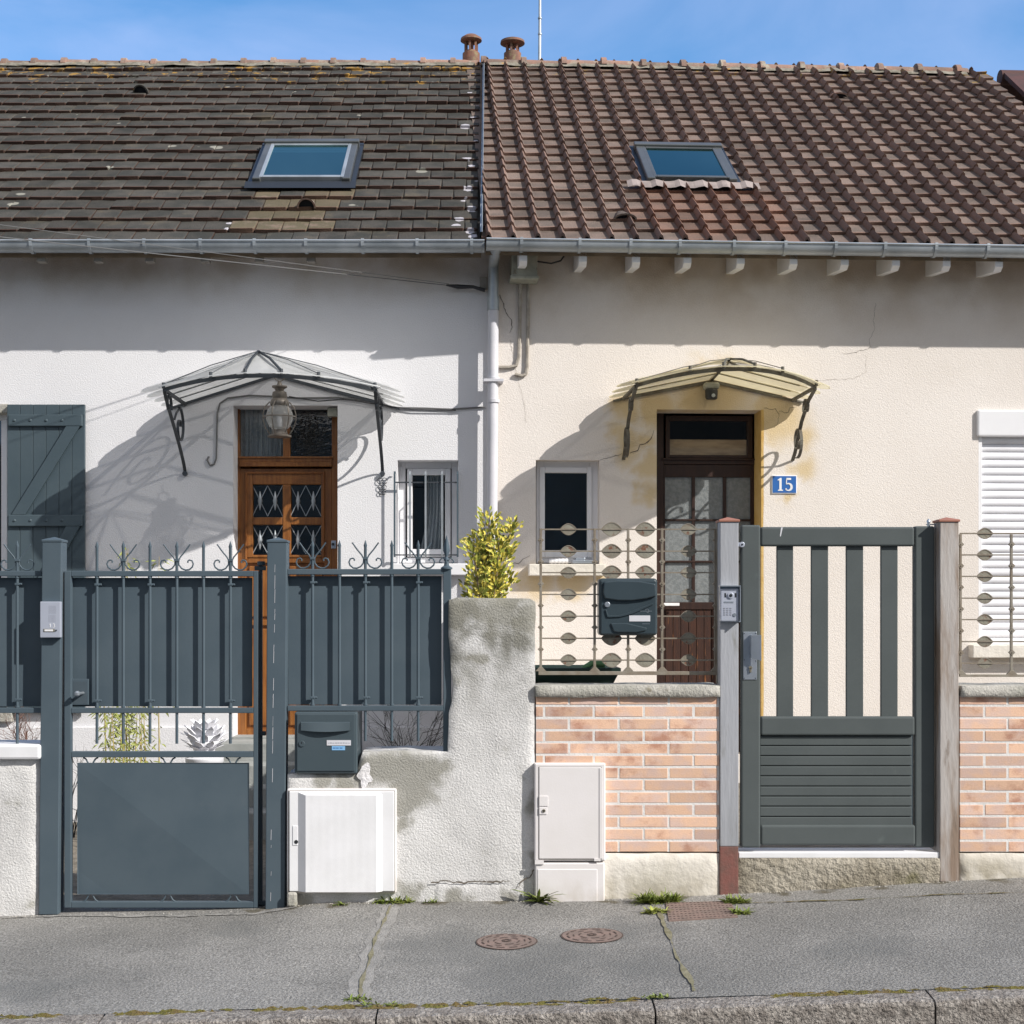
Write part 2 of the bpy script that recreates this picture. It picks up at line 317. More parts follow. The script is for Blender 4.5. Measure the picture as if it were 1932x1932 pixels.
m_sill = mat('threshold_concrete', (.44, .40, .33), (.30, .265, .205), scale=5, rough=.95, bump=1.0, bscale=30, bdetail=7, bdist=.04, c3=(.18, .165, .085), s3=4, l3=.56, h3=.74, speck=.25, spscale=120)
m_plinth = mat('painted_plinth', (.70, .66, .60), (.63, .59, .52), scale=4, rough=.85, zb=(.16, 0, 9, 1.0), zc=(.38, .34, .26), bump=.5, bscale=24, bdist=.012, c3=(.45, .40, .32), s3=7, l3=.64, h3=.8)
m_joint = mat('brick_joint', (.74, .72, .70), (.66, .64, .62), scale=9, rough=.9, bump=.3, bscale=80)
m_brick = mat('pink_brick', (.71, .47, .335), (.62, .45, .385), scale=9, rough=.8, spec=.2, bump=.3, bscale=110, bdist=.004, tint=.15, lo=.4, hi=.65,
              c3=(.45, .24, .17), s3=5.5, l3=.50, h3=.70, speck=.1, spscale=170, stretch=(1, 1, 1.3))
m_post = mat('weathered_post', (.36, .37, .40), (.29, .30, .32), scale=6, rough=.6, bump=.25, bscale=40, stretch=(1.2, 1.2, .18), lo=.35, hi=.7, c3=(.20, .195, .175), s3=14, l3=.56, h3=.75)
m_postr = mat('weathered_post_bare', (.43, .40, .38), (.25, .185, .14), scale=7, rough=.65, bump=.3, bscale=40, stretch=(1.6, 1.6, .25), lo=.4, hi=.62, c3=(.17, .13, .10), s3=12, l3=.58, h3=.72)
m_redd = mat('dark_red_ridge', (.10, .045, .04), (.07, .04, .035), scale=9, rough=.8)
m_redox = mat('red_primer', (.21, .085, .07), (.16, .085, .07), scale=14, rough=.7, bump=.3, bscale=50)
m_terra = mat('terracotta_cap', (.36, .155, .11), (.31, .14, .10), scale=12, rough=.6)
m_rail = mat('railing_paint', (.25, .225, .185), (.20, .165, .125), scale=14, rough=.65, bump=.2, bscale=60)
m_plate = mat('plate_rusty', (.27, .26, .21), (.21, .19, .15), scale=12, rough=.6, bump=.25, bscale=70, c3=(.17, .075, .045), s3=22, l3=.53, h3=.62)
m_oak = mat('varnished_oak', (.29, .115, .028), (.20, .072, .017), scale=5, rough=.38, spec=.5, stretch=(9, 9, .8), bump=.08, bscale=12)
m_oakd = mat('oak_moulding', (.25, .092, .022), (.185, .065, .016), scale=5, rough=.4, stretch=(9, 9, .8))
m_dwood = mat('dark_door_wood', (.035, .016, .011), (.026, .012, .009), scale=8, rough=.45, stretch=(6, 6, .8))
m_rwood = mat('weathered_door_panel', (.055, .020, .010), (.03, .012, .008), scale=5, rough=.55, stretch=(12, 12, .9), lo=.3, hi=.6, c3=(.27, .10, .028), s3=5, l3=.56, h3=.72)
m_dark = mat('dark_interior', (.012, .013, .016), rough=.9)
m_glass = glassmat('window_glass'); m_glassd = glassmat('wavy_glass', (.8, .85, .85), .05, bump=.3, bscale=35)
m_roofglass = glassmat('skylight_glass', (.10, .17, .20), .03, refl=1.1, gc=(.45, .85, .82))
m_frost = frostmat('wired_canopy_glass', (.90, .93, .92), .14, .5)
m_frost15 = frostmat('yellowed_canopy_glass', (.95, .82, .58), .05, .52)
m_obsc = mat('obscured_glass', (.215, .23, .235), (.165, .18, .185), scale=40, rough=.3, spec=.5, bump=.35, bscale=110, lo=.4, hi=.6)
m_curtain = mat('net_curtain', (.45, .45, .47), (.30, .31, .33), scale=6, rough=.9, stretch=(10, 10, .5))
m_wire = mat('cable_black', (.04, .04, .045), rough=.6)
m_wireg = mat('cable_grey', (.16, .16, .16), rough=.6)
m_condt = mat('painted_conduit', (.30, .27, .23), (.42, .38, .33), scale=20, rough=.8, bump=.5, bscale=50)
m_jbox = mat('cast_junction_box', (.40, .40, .34), (.30, .31, .26), scale=12, rough=.8, bump=.5, bscale=40, c3=(.16, .12, .08), s3=18, l3=.6, h3=.7)
m_crack_gap = mat('crack_and_gap', (.13, .11, .09), rough=1)
m_brass = mat('old_bronze', (.16, .14, .12), (.24, .21, .18), scale=14, rough=.45, metal=.6)
m_lampglass = frostmat('lamp_glass', (.75, .75, .72), .62, .5, .05)
m_iron = mat('wrought_iron', (.055, .062, .072), (.07, .078, .088), rough=.45, metal=.3, bump=.2, bscale=60)
m_ironr = mat('old_iron', (.15, .145, .12), (.10, .085, .065), scale=14, rough=.7, bump=.4, bscale=50)
m_asph = mat('pavement_asphalt', (.30, .288, .27), (.215, .208, .195), scale=1.3, rough=.95, spec=.15, bump=.9, bscale=95, bdetail=3, bdist=.014, lo=.3, hi=.7,
             c3=(.34, .325, .30), s3=2.2, l3=.62, h3=.85, speck=.46, spscale=88)
m_asphr = mat('road_asphalt', (.075, .075, .075), (.055, .055, .055), scale=2, rough=.95, bump=.8, bscale=120, speck=.3, spscale=150)
m_kerb = mat('kerb_stone', (.42, .385, .35), (.27, .24, .215), scale=24, rough=.95, bump=1.0, bscale=70, bdetail=5, bdist=.04, c3=(.22, .13, .095), s3=3.5, l3=.6, h3=.7, speck=.5, spscale=75)
m_moss = mat('moss', (.14, .13, .03), (.16, .115, .045), scale=16, rough=1, bump=1, bscale=80, bdist=.02)
m_seam = mat('dirty_seam', (.24, .22, .15), (.17, .155, .09), scale=18, rough=1, bump=.6, bscale=70)
m_seamb = mat('worn_band', (.33, .315, .295), (.26, .25, .235), scale=14, rough=.95, bump=.8, bscale=130, speck=.35, spscale=170)
m_castf = mat('cast_iron_cover', (.235, .165, .14), (.18, .135, .115), scale=12, rough=.7, bump=.2, bscale=60)
m_cover_d = mat('cover_groove', (.085, .06, .05), rough=.9)
m_soil = mat('garden_soil', (.23, .20, .16), (.15, .13, .10), scale=8, rough=1, bump=1, bscale=30, speck=.3, spscale=60)
m_leaf_y = mat('leaf_variegated', (.66, .55, .10), (.22, .25, .04), scale=30, rough=.4, tint=.35, lo=.44, hi=.56)
m_leaf_g = mat('leaf_green', (.14, .19, .035), (.20, .23, .05), scale=20, rough=.5, tint=.4)
m_leaf_b = mat('leaf_bamboo', (.30, .33, .075), (.24, .26, .07), scale=20, rough=.5, tint=.35)
m_cane = mat('bamboo_cane', (.50, .38, .13), (.42, .33, .13), scale=10, rough=.5)
m_twig = mat('red_twig', (.22, .11, .08), (.15, .09, .07), scale=10, rough=.8)
m_twigd = mat('dry_twig', (.07, .06, .05), (.05, .045, .04), scale=10, rough=.8)
m_bark = mat('stem_bark', (.16, .12, .07), rough=.8)
m_plasterorn = mat('white_plaster', (.74, .74, .78), (.66, .66, .69), scale=8, rough=.7)
m_step = mat('step_stone', (.33, .34, .33), (.26, .27, .26), scale=5, rough=.85, bump=.3, bscale=40)
m_blue = mat('enamel_blue', (.035, .14, .42), (.03, .12, .38), rough=.3, spec=.5)
m_white = mat('enamel_white', (.80, .80, .82), rough=.35)
m_label = mat('paper_label', (.62, .62, .66), rough=.6); m_labelb = mat('blue_label', (.22, .45, .72), rough=.6)
m_ink = mat('label_ink', (.28, .29, .34), rough=.8)
m_plastg = mat('dark_green_plastic', (.010, .026, .022), (.014, .032, .026), rough=.4)
m_plast2 = mat('mid_green_plastic', (.09, .20, .09), (.11, .24, .11), rough=.5)
m_hedge = mat('far_hedge', (.05, .08, .03), (.03, .05, .02), scale=4, rough=1, bump=1, bscale=8)
m_farwall = mat('far_wall', (.42, .40, .36), (.36, .34, .30), scale=2, rough=.9)
m_brassk = mat('lock_brass', (.45, .40, .30), rough=.35, metal=.8)

# ------------------------------------------------------------------ ground, pavement, kerb, road
m = MB(); m.quad((-400, -400, -1.2), (400, -400, -1.2), (400, 600, -1.2), (-400, 600, -1.2))
tag(m.build('ground', m_soil), kind='structure')
def sheet(xs, ys, fz, at=.5):
    m = MB(); nx, ny = len(xs), len(ys)
    m.add([(x, y, fz(x, y)) for y in ys for x in xs], [(j*nx+i, j*nx+i+1, (j+1)*nx+i+1, (j+1)*nx+i) for j in range(ny-1) for i in range(nx-1)])
    return m
rnd = lambda a, b: random.uniform(a, b)
from mathutils import noise as MN
def pz(x, y):
    return gz(x, y) + .006*MN.noise(Vector((x*.9, y*1.3, 3))) + .0025*MN.noise(Vector((x*6, y*6, 1)))
xs = [-12+i*.08 for i in range(300)]; ys = [DK+i*(7.66-DK)/20 for i in range(21)]
tag(sheet(xs, ys, pz).build('pavement', m_asph, smooth=True), kind='structure')
pw = WL['pavement']
add_stains(m_asph, [(Vector((x, y, gz(x, y)))-pw, r_) for x, y, r_ in [(-.2, 6.6, .30), (.25, 6.4, .3), (.6, 6.8, .25), (.1, 6.0, .3), (.7, 6.1, .25), (-1.9, 6.1, .2), (1.6, 6.3, .2), (-1.2, 7.0, .12)]], (.165, .165, .158), .6, .55, 1.5, .5, 3)
add_stains(m_asph, [(Vector((x, 7.43, gz(x, 7.43)))-pw, .055) for x in (-2.7, -1.15, -1.0, -.8, -.45, -.3, -.1, .1, .6, .8, 1.0, 1.45, 1.7, 2.0, 2.3, 2.6)], (.12, .105, .075), .85, .7, 1.3, .3, 6)
# garden floor behind the fences, road in front
tag(sheet([-12+i*.5 for i in range(49)], [7.64+i*.4 for i in range(10)], lambda x, y: gz(x, 7.46)-.03+(.12*min(1, max(0, x))) ).build('garden_ground', m_soil), kind='structure')
KW = .13
tag(sheet([-40+i*1.0 for i in range(81)], [-6.5, DK-KW-.005], lambda x, y: zk(max(-12, min(12, x)))-.14+(DK-y)*.0).build('road', m_asphr), kind='structure')
tag(sheet([-40+i*1.0 for i in range(81)], [-9.0, -6.5], lambda x, y: zk(max(-12, min(12, x)))-.02).build('far_pavement', m_asph), kind='structure')
xr = [(1237-PU)/F*(DK-KW), (1765-PU)/F*(DK-KW)]; step = xr[1]-xr[0]
joints = [xr[0]+step*k for k in range(-10, 11)]
for a, b in zip(joints, joints[1:]):
    m = MB(); a += .004; b -= .004; n = 14
    prof = [(DK-.004, -.001), (DK-KW+.02, -.004), (DK-KW+.006, -.010), (DK-KW, -.024), (DK-KW, -.20)]
    vs = []; 
    for i in range(n+1):
        x = a+(b-a)*i/n
        e = .006 if i in (0, n) else 0
        for j, (y, dz) in enumerate(prof):
            vs.append((x, y+(.003*MN.noise(Vector((x*9, j, 0))) if j in (1, 2, 3) else 0), zk(x)+dz-e*(j > 0)+.003*MN.noise(Vector((x*7, j, 2)))*(j in (1, 2))))
    k = len(prof)
    fs = [(i*k+j, (i+1)*k+j, (i+1)*k+j+1, i*k+j+1) for i in range(n) for j in range(k-1)]
    fs += [tuple(range(k)), tuple(n*k+j for j in range(k-1, -1, -1))]
    m.add(vs, fs); tag(m.build('kerb', m_kerb), kind='structure')

def strip_on_ground(name, pts, wid, matl, up=.004, wob=.5, parent=None, kind='structure'):
    m = MB(); P = []
    dens = []
    for (a, b) in zip(pts, pts[1:]):
        n = max(2, int(((b[0]-a[0])**2+(b[1]-a[1])**2)**.5/5))
        dens += [(a[0]+(b[0]-a[0])*i/n, a[1]+(b[1]-a[1])*i/n) for i in range(n)]
    dens.append(pts[-1]); g = [ground_at(*p) for p in dens]
    for i, p in enumerate(g):
        d = (g[min(i+1, len(g)-1)]-g[max(i-1, 0)]); d.z = 0; d.normalize(); q = Vector((-d.y, d.x, 0))
        t = wid*(.5+wob*MN.noise(p*8)+wob*.6*MN.noise(p*31)); off = q*wid*wob*.6*MN.noise(p*5+Vector((9, 9, 9)))
        for s in (-1, 1):
            c = p+off+q*s*max(.001, t); c.z = pz(c.x, c.y)+up; P.append(c)
    m.add(P, [(2*i, 2*i+1, 2*i+3, 2*i+2) for i in range(len(g)-1)])
    return tag(m.build(name, matl), kind=kind)
strip_on_ground('pavement_seam', [(740, 1712), (712, 1770), (695, 1815), (680, 1860), (676, 1890)], .085, m_seamb, .002, .22)
strip_on_ground('pavement_seam', [(738, 1710), (711, 1768), (697, 1810), (683, 1855), (678, 1890)], .011, m_seam, .006, .9)
strip_on_ground('pavement_seam', [(1243, 1722), (1262, 1765), (1278, 1810), (1300, 1850), (1310, 1872)], .016, m_seam, .005, .8)
strip_on_ground('pavement_seam', [(1392, 1706), (1500, 1703), (1620, 1699), (1760, 1690), (1932, 1685)], .011, m_moss, .005, 1.0)
strip_on_ground('pavement_seam', [(5, 1731), (120, 1728), (300, 1728), (480, 1725), (560, 1712)], .03, m_seamb, .004, .9)

# moss and dirt along the kerb: stuff
def blob_strip(name, matl, n, seedx, kindz):
    m = MB()
    for i in range(n):
        x = rnd(-2.3, 2.4); y = DK+rnd(-.03, .012)
        if MN.noise(Vector((x*1.7, seedx, 0))) < -.12: continue
        r = rnd(.006, .03); k = 7; h = rnd(.003, .010)
        zz = (zk(x)-.002) if y < DK else pz(x, y)
        c = Vector((x, y, zz))
        ring = [c+Vector((math.cos(a*2*math.pi/k)*r*rnd(.8, 1.9), math.sin(a*2*math.pi/k)*r*rnd(.25, .5), .0)) for a in range(k)]
        m.add(ring+[c+Vector((0, 0, h))], [(a, (a+1) % k, k) for a in range(k)])
    return tag(m.build(name, matl, smooth=True), kindz and 'olive and rust brown moss growing along the kerb edge', 'moss', kind='stuff')
blob_strip('moss', m_moss, 420, 4.0, True)

# ------------------------------------------------------------------ houses
def wall_sheet(m, fr, s0, s1, z0, z1, holes, depth, thick_ret=True, grid=.25):
    S = sorted({s0, s1, *[h[0] for h in holes], *[h[1] for h in holes]})
    Z = sorted({z0, z1, *[h[2] for h in holes], *[h[3] for h in holes]})
    def inh(s, z): return any(h[0] < s < h[1] and h[2] < z < h[3] for h in holes)
    for a, b in zip(S, S[1:]):
        for c, d in zip(Z, Z[1:]):
            if not inh((a+b)/2, (c+d)/2): m.quad(fr.P(a, 0, c), fr.P(b, 0, c), fr.P(b, 0, d), fr.P(a, 0, d))
    for h in holes:
        a, b, c, d = h[:4]
        m.quad(fr.P(a, 0, c), fr.P(a, -depth, c), fr.P(a, -depth, d), fr.P(a, 0, d))
        m.quad(fr.P(b, 0, c), fr.P(b, 0, d), fr.P(b, -depth, d), fr.P(b, -depth, c))
        m.quad(fr.P(a, 0, d), fr.P(a, -depth, d), fr.P(b, -depth, d), fr.P(b, 0, d))
        m.quad(fr.P(a, 0, c), fr.P(b, 0, c), fr.P(b, -depth, c), fr.P(a, -depth, c))
    return m
def room(fr, hole, d, name, parent):      # dark room behind an opening
    m = MB(); a, b, c, e = hole
    o0, o1 = -d, -d-1.2
    m.quad(fr.P(a-.2, o1, c-.2), fr.P(b+.2, o1, c-.2), fr.P(b+.2, o1, e+.2), fr.P(a-.2, o1, e+.2))
    m.quad(fr.P(a-.2, o0, c-.2), fr.P(a-.2, o1, c-.2), fr.P(a-.2, o1, e+.2), fr.P(a-.2, o0, e+.2))
    m.quad(fr.P(b+.2, o0, c-.2), fr.P(b+.2, o1, c-.2), fr.P(b+.2, o1, e+.2), fr.P(b+.2, o0, e+.2))
    m.quad(fr.P(a-.2, o0, e+.2), fr.P(b+.2, o0, e+.2), fr.P(b+.2, o1, e+.2), fr.P(a-.2, o1, e+.2))
    m.quad(fr.P(a-.2, o0, c-.2), fr.P(b+.2, o0, c-.2), fr.P(b+.2, o1, c-.2), fr.P(a-.2, o1, c-.2))
    return m.build(name, m_dark, parent)
TH = R(35.5); OE = .40
class Roof:
    def __init__(r, fr, ze, sR): r.fr = fr; r.ze = ze
    def W(r, s, t, h=0): return r.fr.P(s, OE-t*math.cos(TH)+h*math.sin(TH), r.ze+t*math.sin(TH)+h*math.cos(TH))
    def pick(r, u, v):
        k = (u-PU)/F; w_ = (PV-v)/F; f = r.fr; g = k*f.n[0]+f.n[1]; on = f.o[0]*f.n[0]+f.o[1]*f.n[1]; T = math.tan(TH)
        l = (r.ze-CZ+(OE+on)*T)/(w_+g*T); o = l*g-on
        s = (l*k-f.o[0])*f.t[0]+(l-f.o[1])*f.t[1]
        return s, (OE-o)/math.cos(TH)
RL = Roof(FL, FL.z(462, 500, OE), 0); RR = Roof(FR, FR.z(457, 940, OE), 0)
TL = RL.pick(500, 124)[1]; TR = RR.pick(1300, 131)[1]
print('ridge lengths', TL, TR, 'eave z', RL.ze, RR.ze)
S_SEAM_L = FL.s(908, OE); S_SEAM_R = FR.s(916, OE)

HL = thing('row_house', 'white rendered house with mossy grey tiled roof and varnished oak door', 'house', FL.P(-1.9, 0, zf(-1.9)), 'two attached row houses')
HR = thing('row_house', 'cream rendered house with brown ribbed tile roof, dark door and the number 15 plate', 'house', FR.P(2.2, 0, zf(2.2)), 'two attached row houses')
# openings
dL = (*[FL.s(440), FL.s(637)], FL.z(1392), FL.z(765)); wL = (FL.s(750), FL.s(864), FL.z(1064), FL.z(868)); lL = (FL.s(-270), FL.s(13), FL.z(1345), FL.z(779))
dR = (FR.s(1239), FR.s(1437), FR.z(1425, 1340), FR.z(773, 1340)); wR = (FR.s(1011), FR.s(1131), FR.z(1064, 1070), FR.z(868, 1070)); lR = (FR.s(1846), FR.s(2190), FR.z(1218, 1900), FR.z(774, 1850))
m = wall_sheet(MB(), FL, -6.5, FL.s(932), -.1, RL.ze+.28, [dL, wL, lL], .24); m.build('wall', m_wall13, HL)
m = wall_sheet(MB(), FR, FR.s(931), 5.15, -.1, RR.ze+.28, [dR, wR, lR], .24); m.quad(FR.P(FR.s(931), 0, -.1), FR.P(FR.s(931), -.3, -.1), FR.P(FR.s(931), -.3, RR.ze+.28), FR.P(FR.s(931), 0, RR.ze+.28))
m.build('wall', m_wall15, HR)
for fr, h, p in ((FL, dL, HL), (FL, wL, HL), (FL, lL, HL), (FR, dR, HR), (FR, wR, HR), (FR, lR, HR)): room(fr, h, .245, 'interior', p)

# roof tiles, left: flat interlocking, half-bond, worn reddish lower edges
def tiles_flat(r, s0, s1, T, gauge, wid, reg=None, mm=None):
    m_ = MB(); rows = int(T/gauge)+1
    for k in range(rows):
        t0 = k*gauge; t1 = min(t0+gauge+.02, T+.02); off = (k % 2)*wid/2
        s = s0-off
        wob = lambda s: .012*MN.noise(Vector((s*.8, k*.35, 5)))+.01*MN.noise(Vector((s*2.3, k*1.7, 8)))
        while s < s1:
            a, b = max(s+.002, s0), min(s+wid-.002, s1)
            if b-a > .03:
                if holeL((a+b)/2, t0+gauge/2): s += wid; continue
                m = mm if reg and reg((a+b)/2, t0+gauge/2) else m_
                tn = random.random(); j = rnd(-.004, .004); hl = .036+wob(s)+j; hu = .010+wob(s)
                sk = rnd(-.003, .003); tt = t0+rnd(-.005, .005); n = 4
                c = .012
                # outline of the lower edge with rounded corners
                low = [(a, tt+c), (a+c, tt), ((a+b)/2, tt-.003), (b-c, tt), (b, tt+c)]
                top = [(p, q, hl-(.010 if i in (0, 4) else 0)) for i, (p, q) in enumerate(low)]
                vs = [r.W(p, q+sk*(p-a)/wid*2, h) for p, q, h in top]+[r.W(b, t1, hu), r.W((a+b)/2, t1, hu+.002), r.W(a, t1, hu)]
                # face split in a low worn band and a main face
                band = .013
                mid = [r.W(p, max(q, tt)+band+(0 if i in (1, 2, 3) else -.006), h+.001-.002) for i, (p, q, h) in enumerate(top)]
                m.add(vs[:5]+mid, [(i, i+1, 6+i, 5+i) for i in range(4)], 1+tn)
                m.add(mid+vs[5:], [(0, 1, 2, 6, 7), (2, 3, 4, 5, 6)], tn)
                dn = [r.W(p, q+.002, -.012) for p, q, h in top]
                m.add(vs[:5]+dn, [(i, 5+i, 6+i, i+1) for i in range(4)], 1+tn)
                m.quad(vs[0], vs[7], r.W(a, t1, -.01), r.W(a, tt, -.01), 1+tn); m.quad(vs[4], r.W(b, tt, -.01), r.W(b, t1, -.01), vs[5], 1+tn)
            s += wid
    return m_
def tiles_roll(r, s0, s1, T, gauge, wid, reg=None, mm=None):
    m_ = MB(); rows = int(T/gauge)+1; cols = int((s1-s0)/wid)+1
    # section of one tile: roll on the left, then the pan with a small middle rib
    sec = [(0, .008), (.03, .036), (.10, .053), (.18, .040), (.235, .012), (.30, .001), (.62, .001), (.93, .003), (1.0, .008)]
    for k in range(rows):
        for c in range(cols):
            a = s0+c*wid; tn = random.random(); t0 = k*gauge+rnd(-.006, .006); t1 = k*gauge+gauge+.025; j = rnd(-.003, .004)
            if a+wid > s1+.1: continue
            if holeR(a+wid/2, k*gauge+gauge/2): continue
            m = mm if reg and reg(a+wid/2, k*gauge+gauge/2) else m_
            t1 = min(t1, T+.03); tilt = rnd(-.004, .004)
            low = []; band = []; up = []; dn = []
            for i, (x, h) in enumerate(sec):
                xx = a+x*(wid+.004)
                d = .012*abs(math.sin(x*math.pi*3)) if .4 < x < .95 else (-.006 if .05 < x < .3 else 0)
                low.append(r.W(xx, t0+d, h+.030+j+tilt*x)); band.append(r.W(xx, t0+d+.02, h+.029+j+tilt*x)); up.append(r.W(xx, t1, h+.004)); dn.append(r.W(xx, t0+d+.004, h+.004))
            n = len(sec)
            m.add(low+band, [(i, i+1, n+i+1, n+i) for i in range(n-1)], 1+tn)
            isroll = lambda i: i < 4
            m.add(band+up, [(i, i+1, n+i+1, n+i) for i in range(4)], 1+tn*.999)
            m.add(band+up, [(i, i+1, n+i+1, n+i) for i in range(4, n-1)], tn)
            m.add(low+dn, [(i, n+i, n+i+1, i+1) for i in range(n-1)], 1+tn)
    return m_
GL = TL/21; GR = TR/22
def region(r, pts, jit=1):
    q = [r.pick(*p) for p in pts]
    def f(s, t):
        s += .10*jit*MN.noise(Vector((s*3, t*3, 1))); c = False
        for (a, b), (x, y) in zip(q, q[1:]+q[:1]):
            if (b > t) != (y > t) and s < (x-a)*(t-b)/(y-b)+a: c = not c
        return c and (not jit or random.random() < .86)
    return f
m_tile13n = mat('tile_cleaner', (.125, .10, .068), (.088, .08, .05), scale=4, rough=.9, spec=.12, bump=.4, bscale=90, tint=.2, c3=(.20, .145, .115), s3=4, l3=.5, h3=.7, edge=(.13, .08, .058), speck=.2, spscale=110)
m_tile15n = mat('tile_pinkish', (.20, .128, .10), (.15, .105, .085), scale=4, rough=.9, spec=.15, bump=.4, bscale=90, tint=.2, c3=(.30, .26, .22), s3=14, l3=.62, h3=.8, edge=(.20, .112, .082), speck=.2, spscale=110)
holeL = region(RL, [(500, 346), (640, 346), (648, 284), (520, 284)], 0); holeR = region(RR, [(1240, 346), (1374, 346), (1350, 290), (1232, 290)], 0)
nL = MB(); nR = MB()
roofL = tiles_flat(RL, -6.4, S_SEAM_L-.03, TL, GL, .197, region(RL, [(472, 352), (668, 352), (640, 385), (600, 440), (440, 440), (430, 400)]), nL).build('roof', m_tile13, HL)
nL.build('cleaner_tiles', m_tile13n, HL)
tR = tiles_roll(RR, S_SEAM_R-.182, 5.2, TR, GR, .182, region(RR, [(1180, 350), (1420, 350), (1520, 470), (1235, 470)]), nR)
XS = FL.P(S_SEAM_L+.004, 0, 0).x
for v_ in tR.v: v_.x = max(v_.x, XS)
roofR = tR.build('roof', m_tile15, HR, smooth=True); nR.build('cleaner_tiles', m_tile15n, HR, smooth=True)
for r, s0, s1, T, p, ov in ((RL, -6.5, S_SEAM_L, TL, HL, 0), (RR, S_SEAM_R, 5.2, TR, HR, 0)):
    m = MB()
    m.quad(r.W(s0, .03, -.015), r.W(s1, .03, -.015), r.W(s1, T+.03, -.015), r.W(s0, T+.03, -.015))
    a, b = r.W(s0, T+.03, -.015), r.W(s1, T+.03, -.015); q = r.fr
    dz = T*math.sin(TH); oo = OE-(T+.03)*math.cos(TH)
    m.quad(a, b, q.P(s1, oo-T*math.cos(TH), r.ze-.1), q.P(s0, oo-T*math.cos(TH), r.ze-.1))
    m.build('roof_deck', m_tile13 if p is HL else m_tile15, p)
    m = MB(); m.quad(q.P(s0, OE-.02, r.ze-.06), q.P(s1, OE-.02, r.ze-.06), q.P(s1, -.05, r.ze+.27), q.P(s0, -.05, r.ze+.27)); 
    m.quad(q.P(s0, OE-.02, r.ze-.09), q.P(s1, OE-.02, r.ze-.09), q.P(s1, OE-.02, r.ze+.0), q.P(s0, OE-.02, r.ze+.0))
    m.build('soffit', m_soffit, p)
# ridge tiles
def ridge(r, s0, s1, T, pitch, parent, roof, collar, rad, vfun):
    s = s0; i = 0
    while s < s1:
        m = MB(); n = 9; e = min(s+pitch+.02, s1+.03); j = rnd(-.008, .008); m.cur = random.random()
        def ring(ss, rr, dz): return [r.fr.P(ss, OE-T*math.cos(TH)+rr*1.15*math.cos(a*math.pi/(n-1)), r.ze+T*math.sin(TH)-.008+dz+j+rr*math.sin(a*math.pi/(n-1))) for a in range(n)]
        R_ = [ring(s, rad+collar, 0), ring(s+.05, rad+collar, 0), ring(s+.055, rad, 0), ring(e, rad-.006, 0)]
        m.add([p for q in R_ for p in q], [(k*n+a, k*n+a+1, (k+1)*n+a+1, (k+1)*n+a) for k in range(3) for a in range(n-1)])
        m.add(R_[0], [tuple(range(n))]); m.build('ridge_tile', m_ridge, roof, smooth=True)
        s += pitch
    m = MB(); k = int((s1-s0)/.06); prev = None
    for i in range(k+1):
        s = s0+(s1-s0)*i/k; d = .035*MN.noise(Vector((s*4, 1, T)))+.02*MN.noise(Vector((s*17, 1, T)))
        cur = [r.fr.P(s, OE-(T-.06)*math.cos(TH)+.085+d, r.ze+(T-.06)*math.sin(TH)-.01), r.fr.P(s, OE-T*math.cos(TH)+.072, r.ze+T*math.sin(TH)+.008+d*.4), r.fr.P(s, OE-T*math.cos(TH), r.ze+T*math.sin(TH)+.02)]
        if prev: m.quad(prev[0], cur[0], cur[1], prev[1]); m.quad(prev[1], cur[1], cur[2], prev[2])
        prev = cur
    m.build('ridge_mortar', m_mortar, roof)
sseamtop = RL.pick(905, 124)[0]
ridge(RL, -6.4, sseamtop-.05, TL, .30, HL, roofL, .018, .062, None)
ridge(RR, RR.pick(908, 128)[0], 4.95, TR, .40, HR, roofR, .026, .072, None)

# verge flashing, mortar smears, lichen, broken spots
m = MB(); s = S_SEAM_L+.0
m.add([RL.W(s-.008, 0, .10), RL.W(s+.010, 0, .10), RL.W(s+.010, TL, .085), RL.W(s-.008, TL, .085), RL.W(s-.008, 0, -.02), RL.W(s-.008, TL, -.02)], [(0, 1, 2, 3), (0, 3, 5, 4)])
m.build('verge_flashing', m_zinc, HL)
def roof_patch(r, s, t, rs, rt, matl, name, parent, h=.044, n=11, jag=.35):
    m = MB(); c = r.W(s, t, h+.006); ring = []
    for i in range(n):
        a = i*2*math.pi/n; q = 1+jag*MN.noise(Vector((s*9+math.cos(a)*1.5, t*9+math.sin(a)*1.5, 2)))*2
        ring.append(r.W(s+rs*q*math.cos(a), t+rt*q*math.sin(a), h+.004*MN.noise(Vector((i, s, t)))))
    m.add([c]+ring, [(0, 1+i, 1+(i+1) % n) for i in range(n)]); return m.build(name, matl, parent, smooth=True)
def rp(r, root, u, v): return r.W(*r.pick(u, v), .03)-WL[root.name]
add_stains(m_tile13, [(rp(RL, HL, u, v), a*.62) for u, v, a in [(325, 281, .055), (410, 282, .09), (208, 323, .05), (40, 371, .06), (26, 390, .07), (795, 328, .08), (678, 221, .04), (665, 393, .04), (22, 220, .03), (46, 227, .03), (146, 219, .03), (430, 171, .035), (556, 178, .03), (225, 237, .03)]], (.27, .26, .22), .95, .62, .75, .035, 14, .5)
add_stains(m_tile13, [(rp(RL, HL, u, v), a) for u, v, a in [(886, 183, .03), (895, 228, .025), (879, 243, .04), (896, 272, .025), (882, 305, .035), (890, 320, .03), (898, 345, .025), (884, 362, .04), (874, 382, .03), (888, 400, .045), (866, 420, .04), (862, 432, .035), (886, 443, .045), (893, 452, .04), (433, 424, .03), (431, 436, .03), (900, 150, .02), (900, 205, .02)]], (.46, .44, .47), .95, .70, .82, .09, 12, .5)
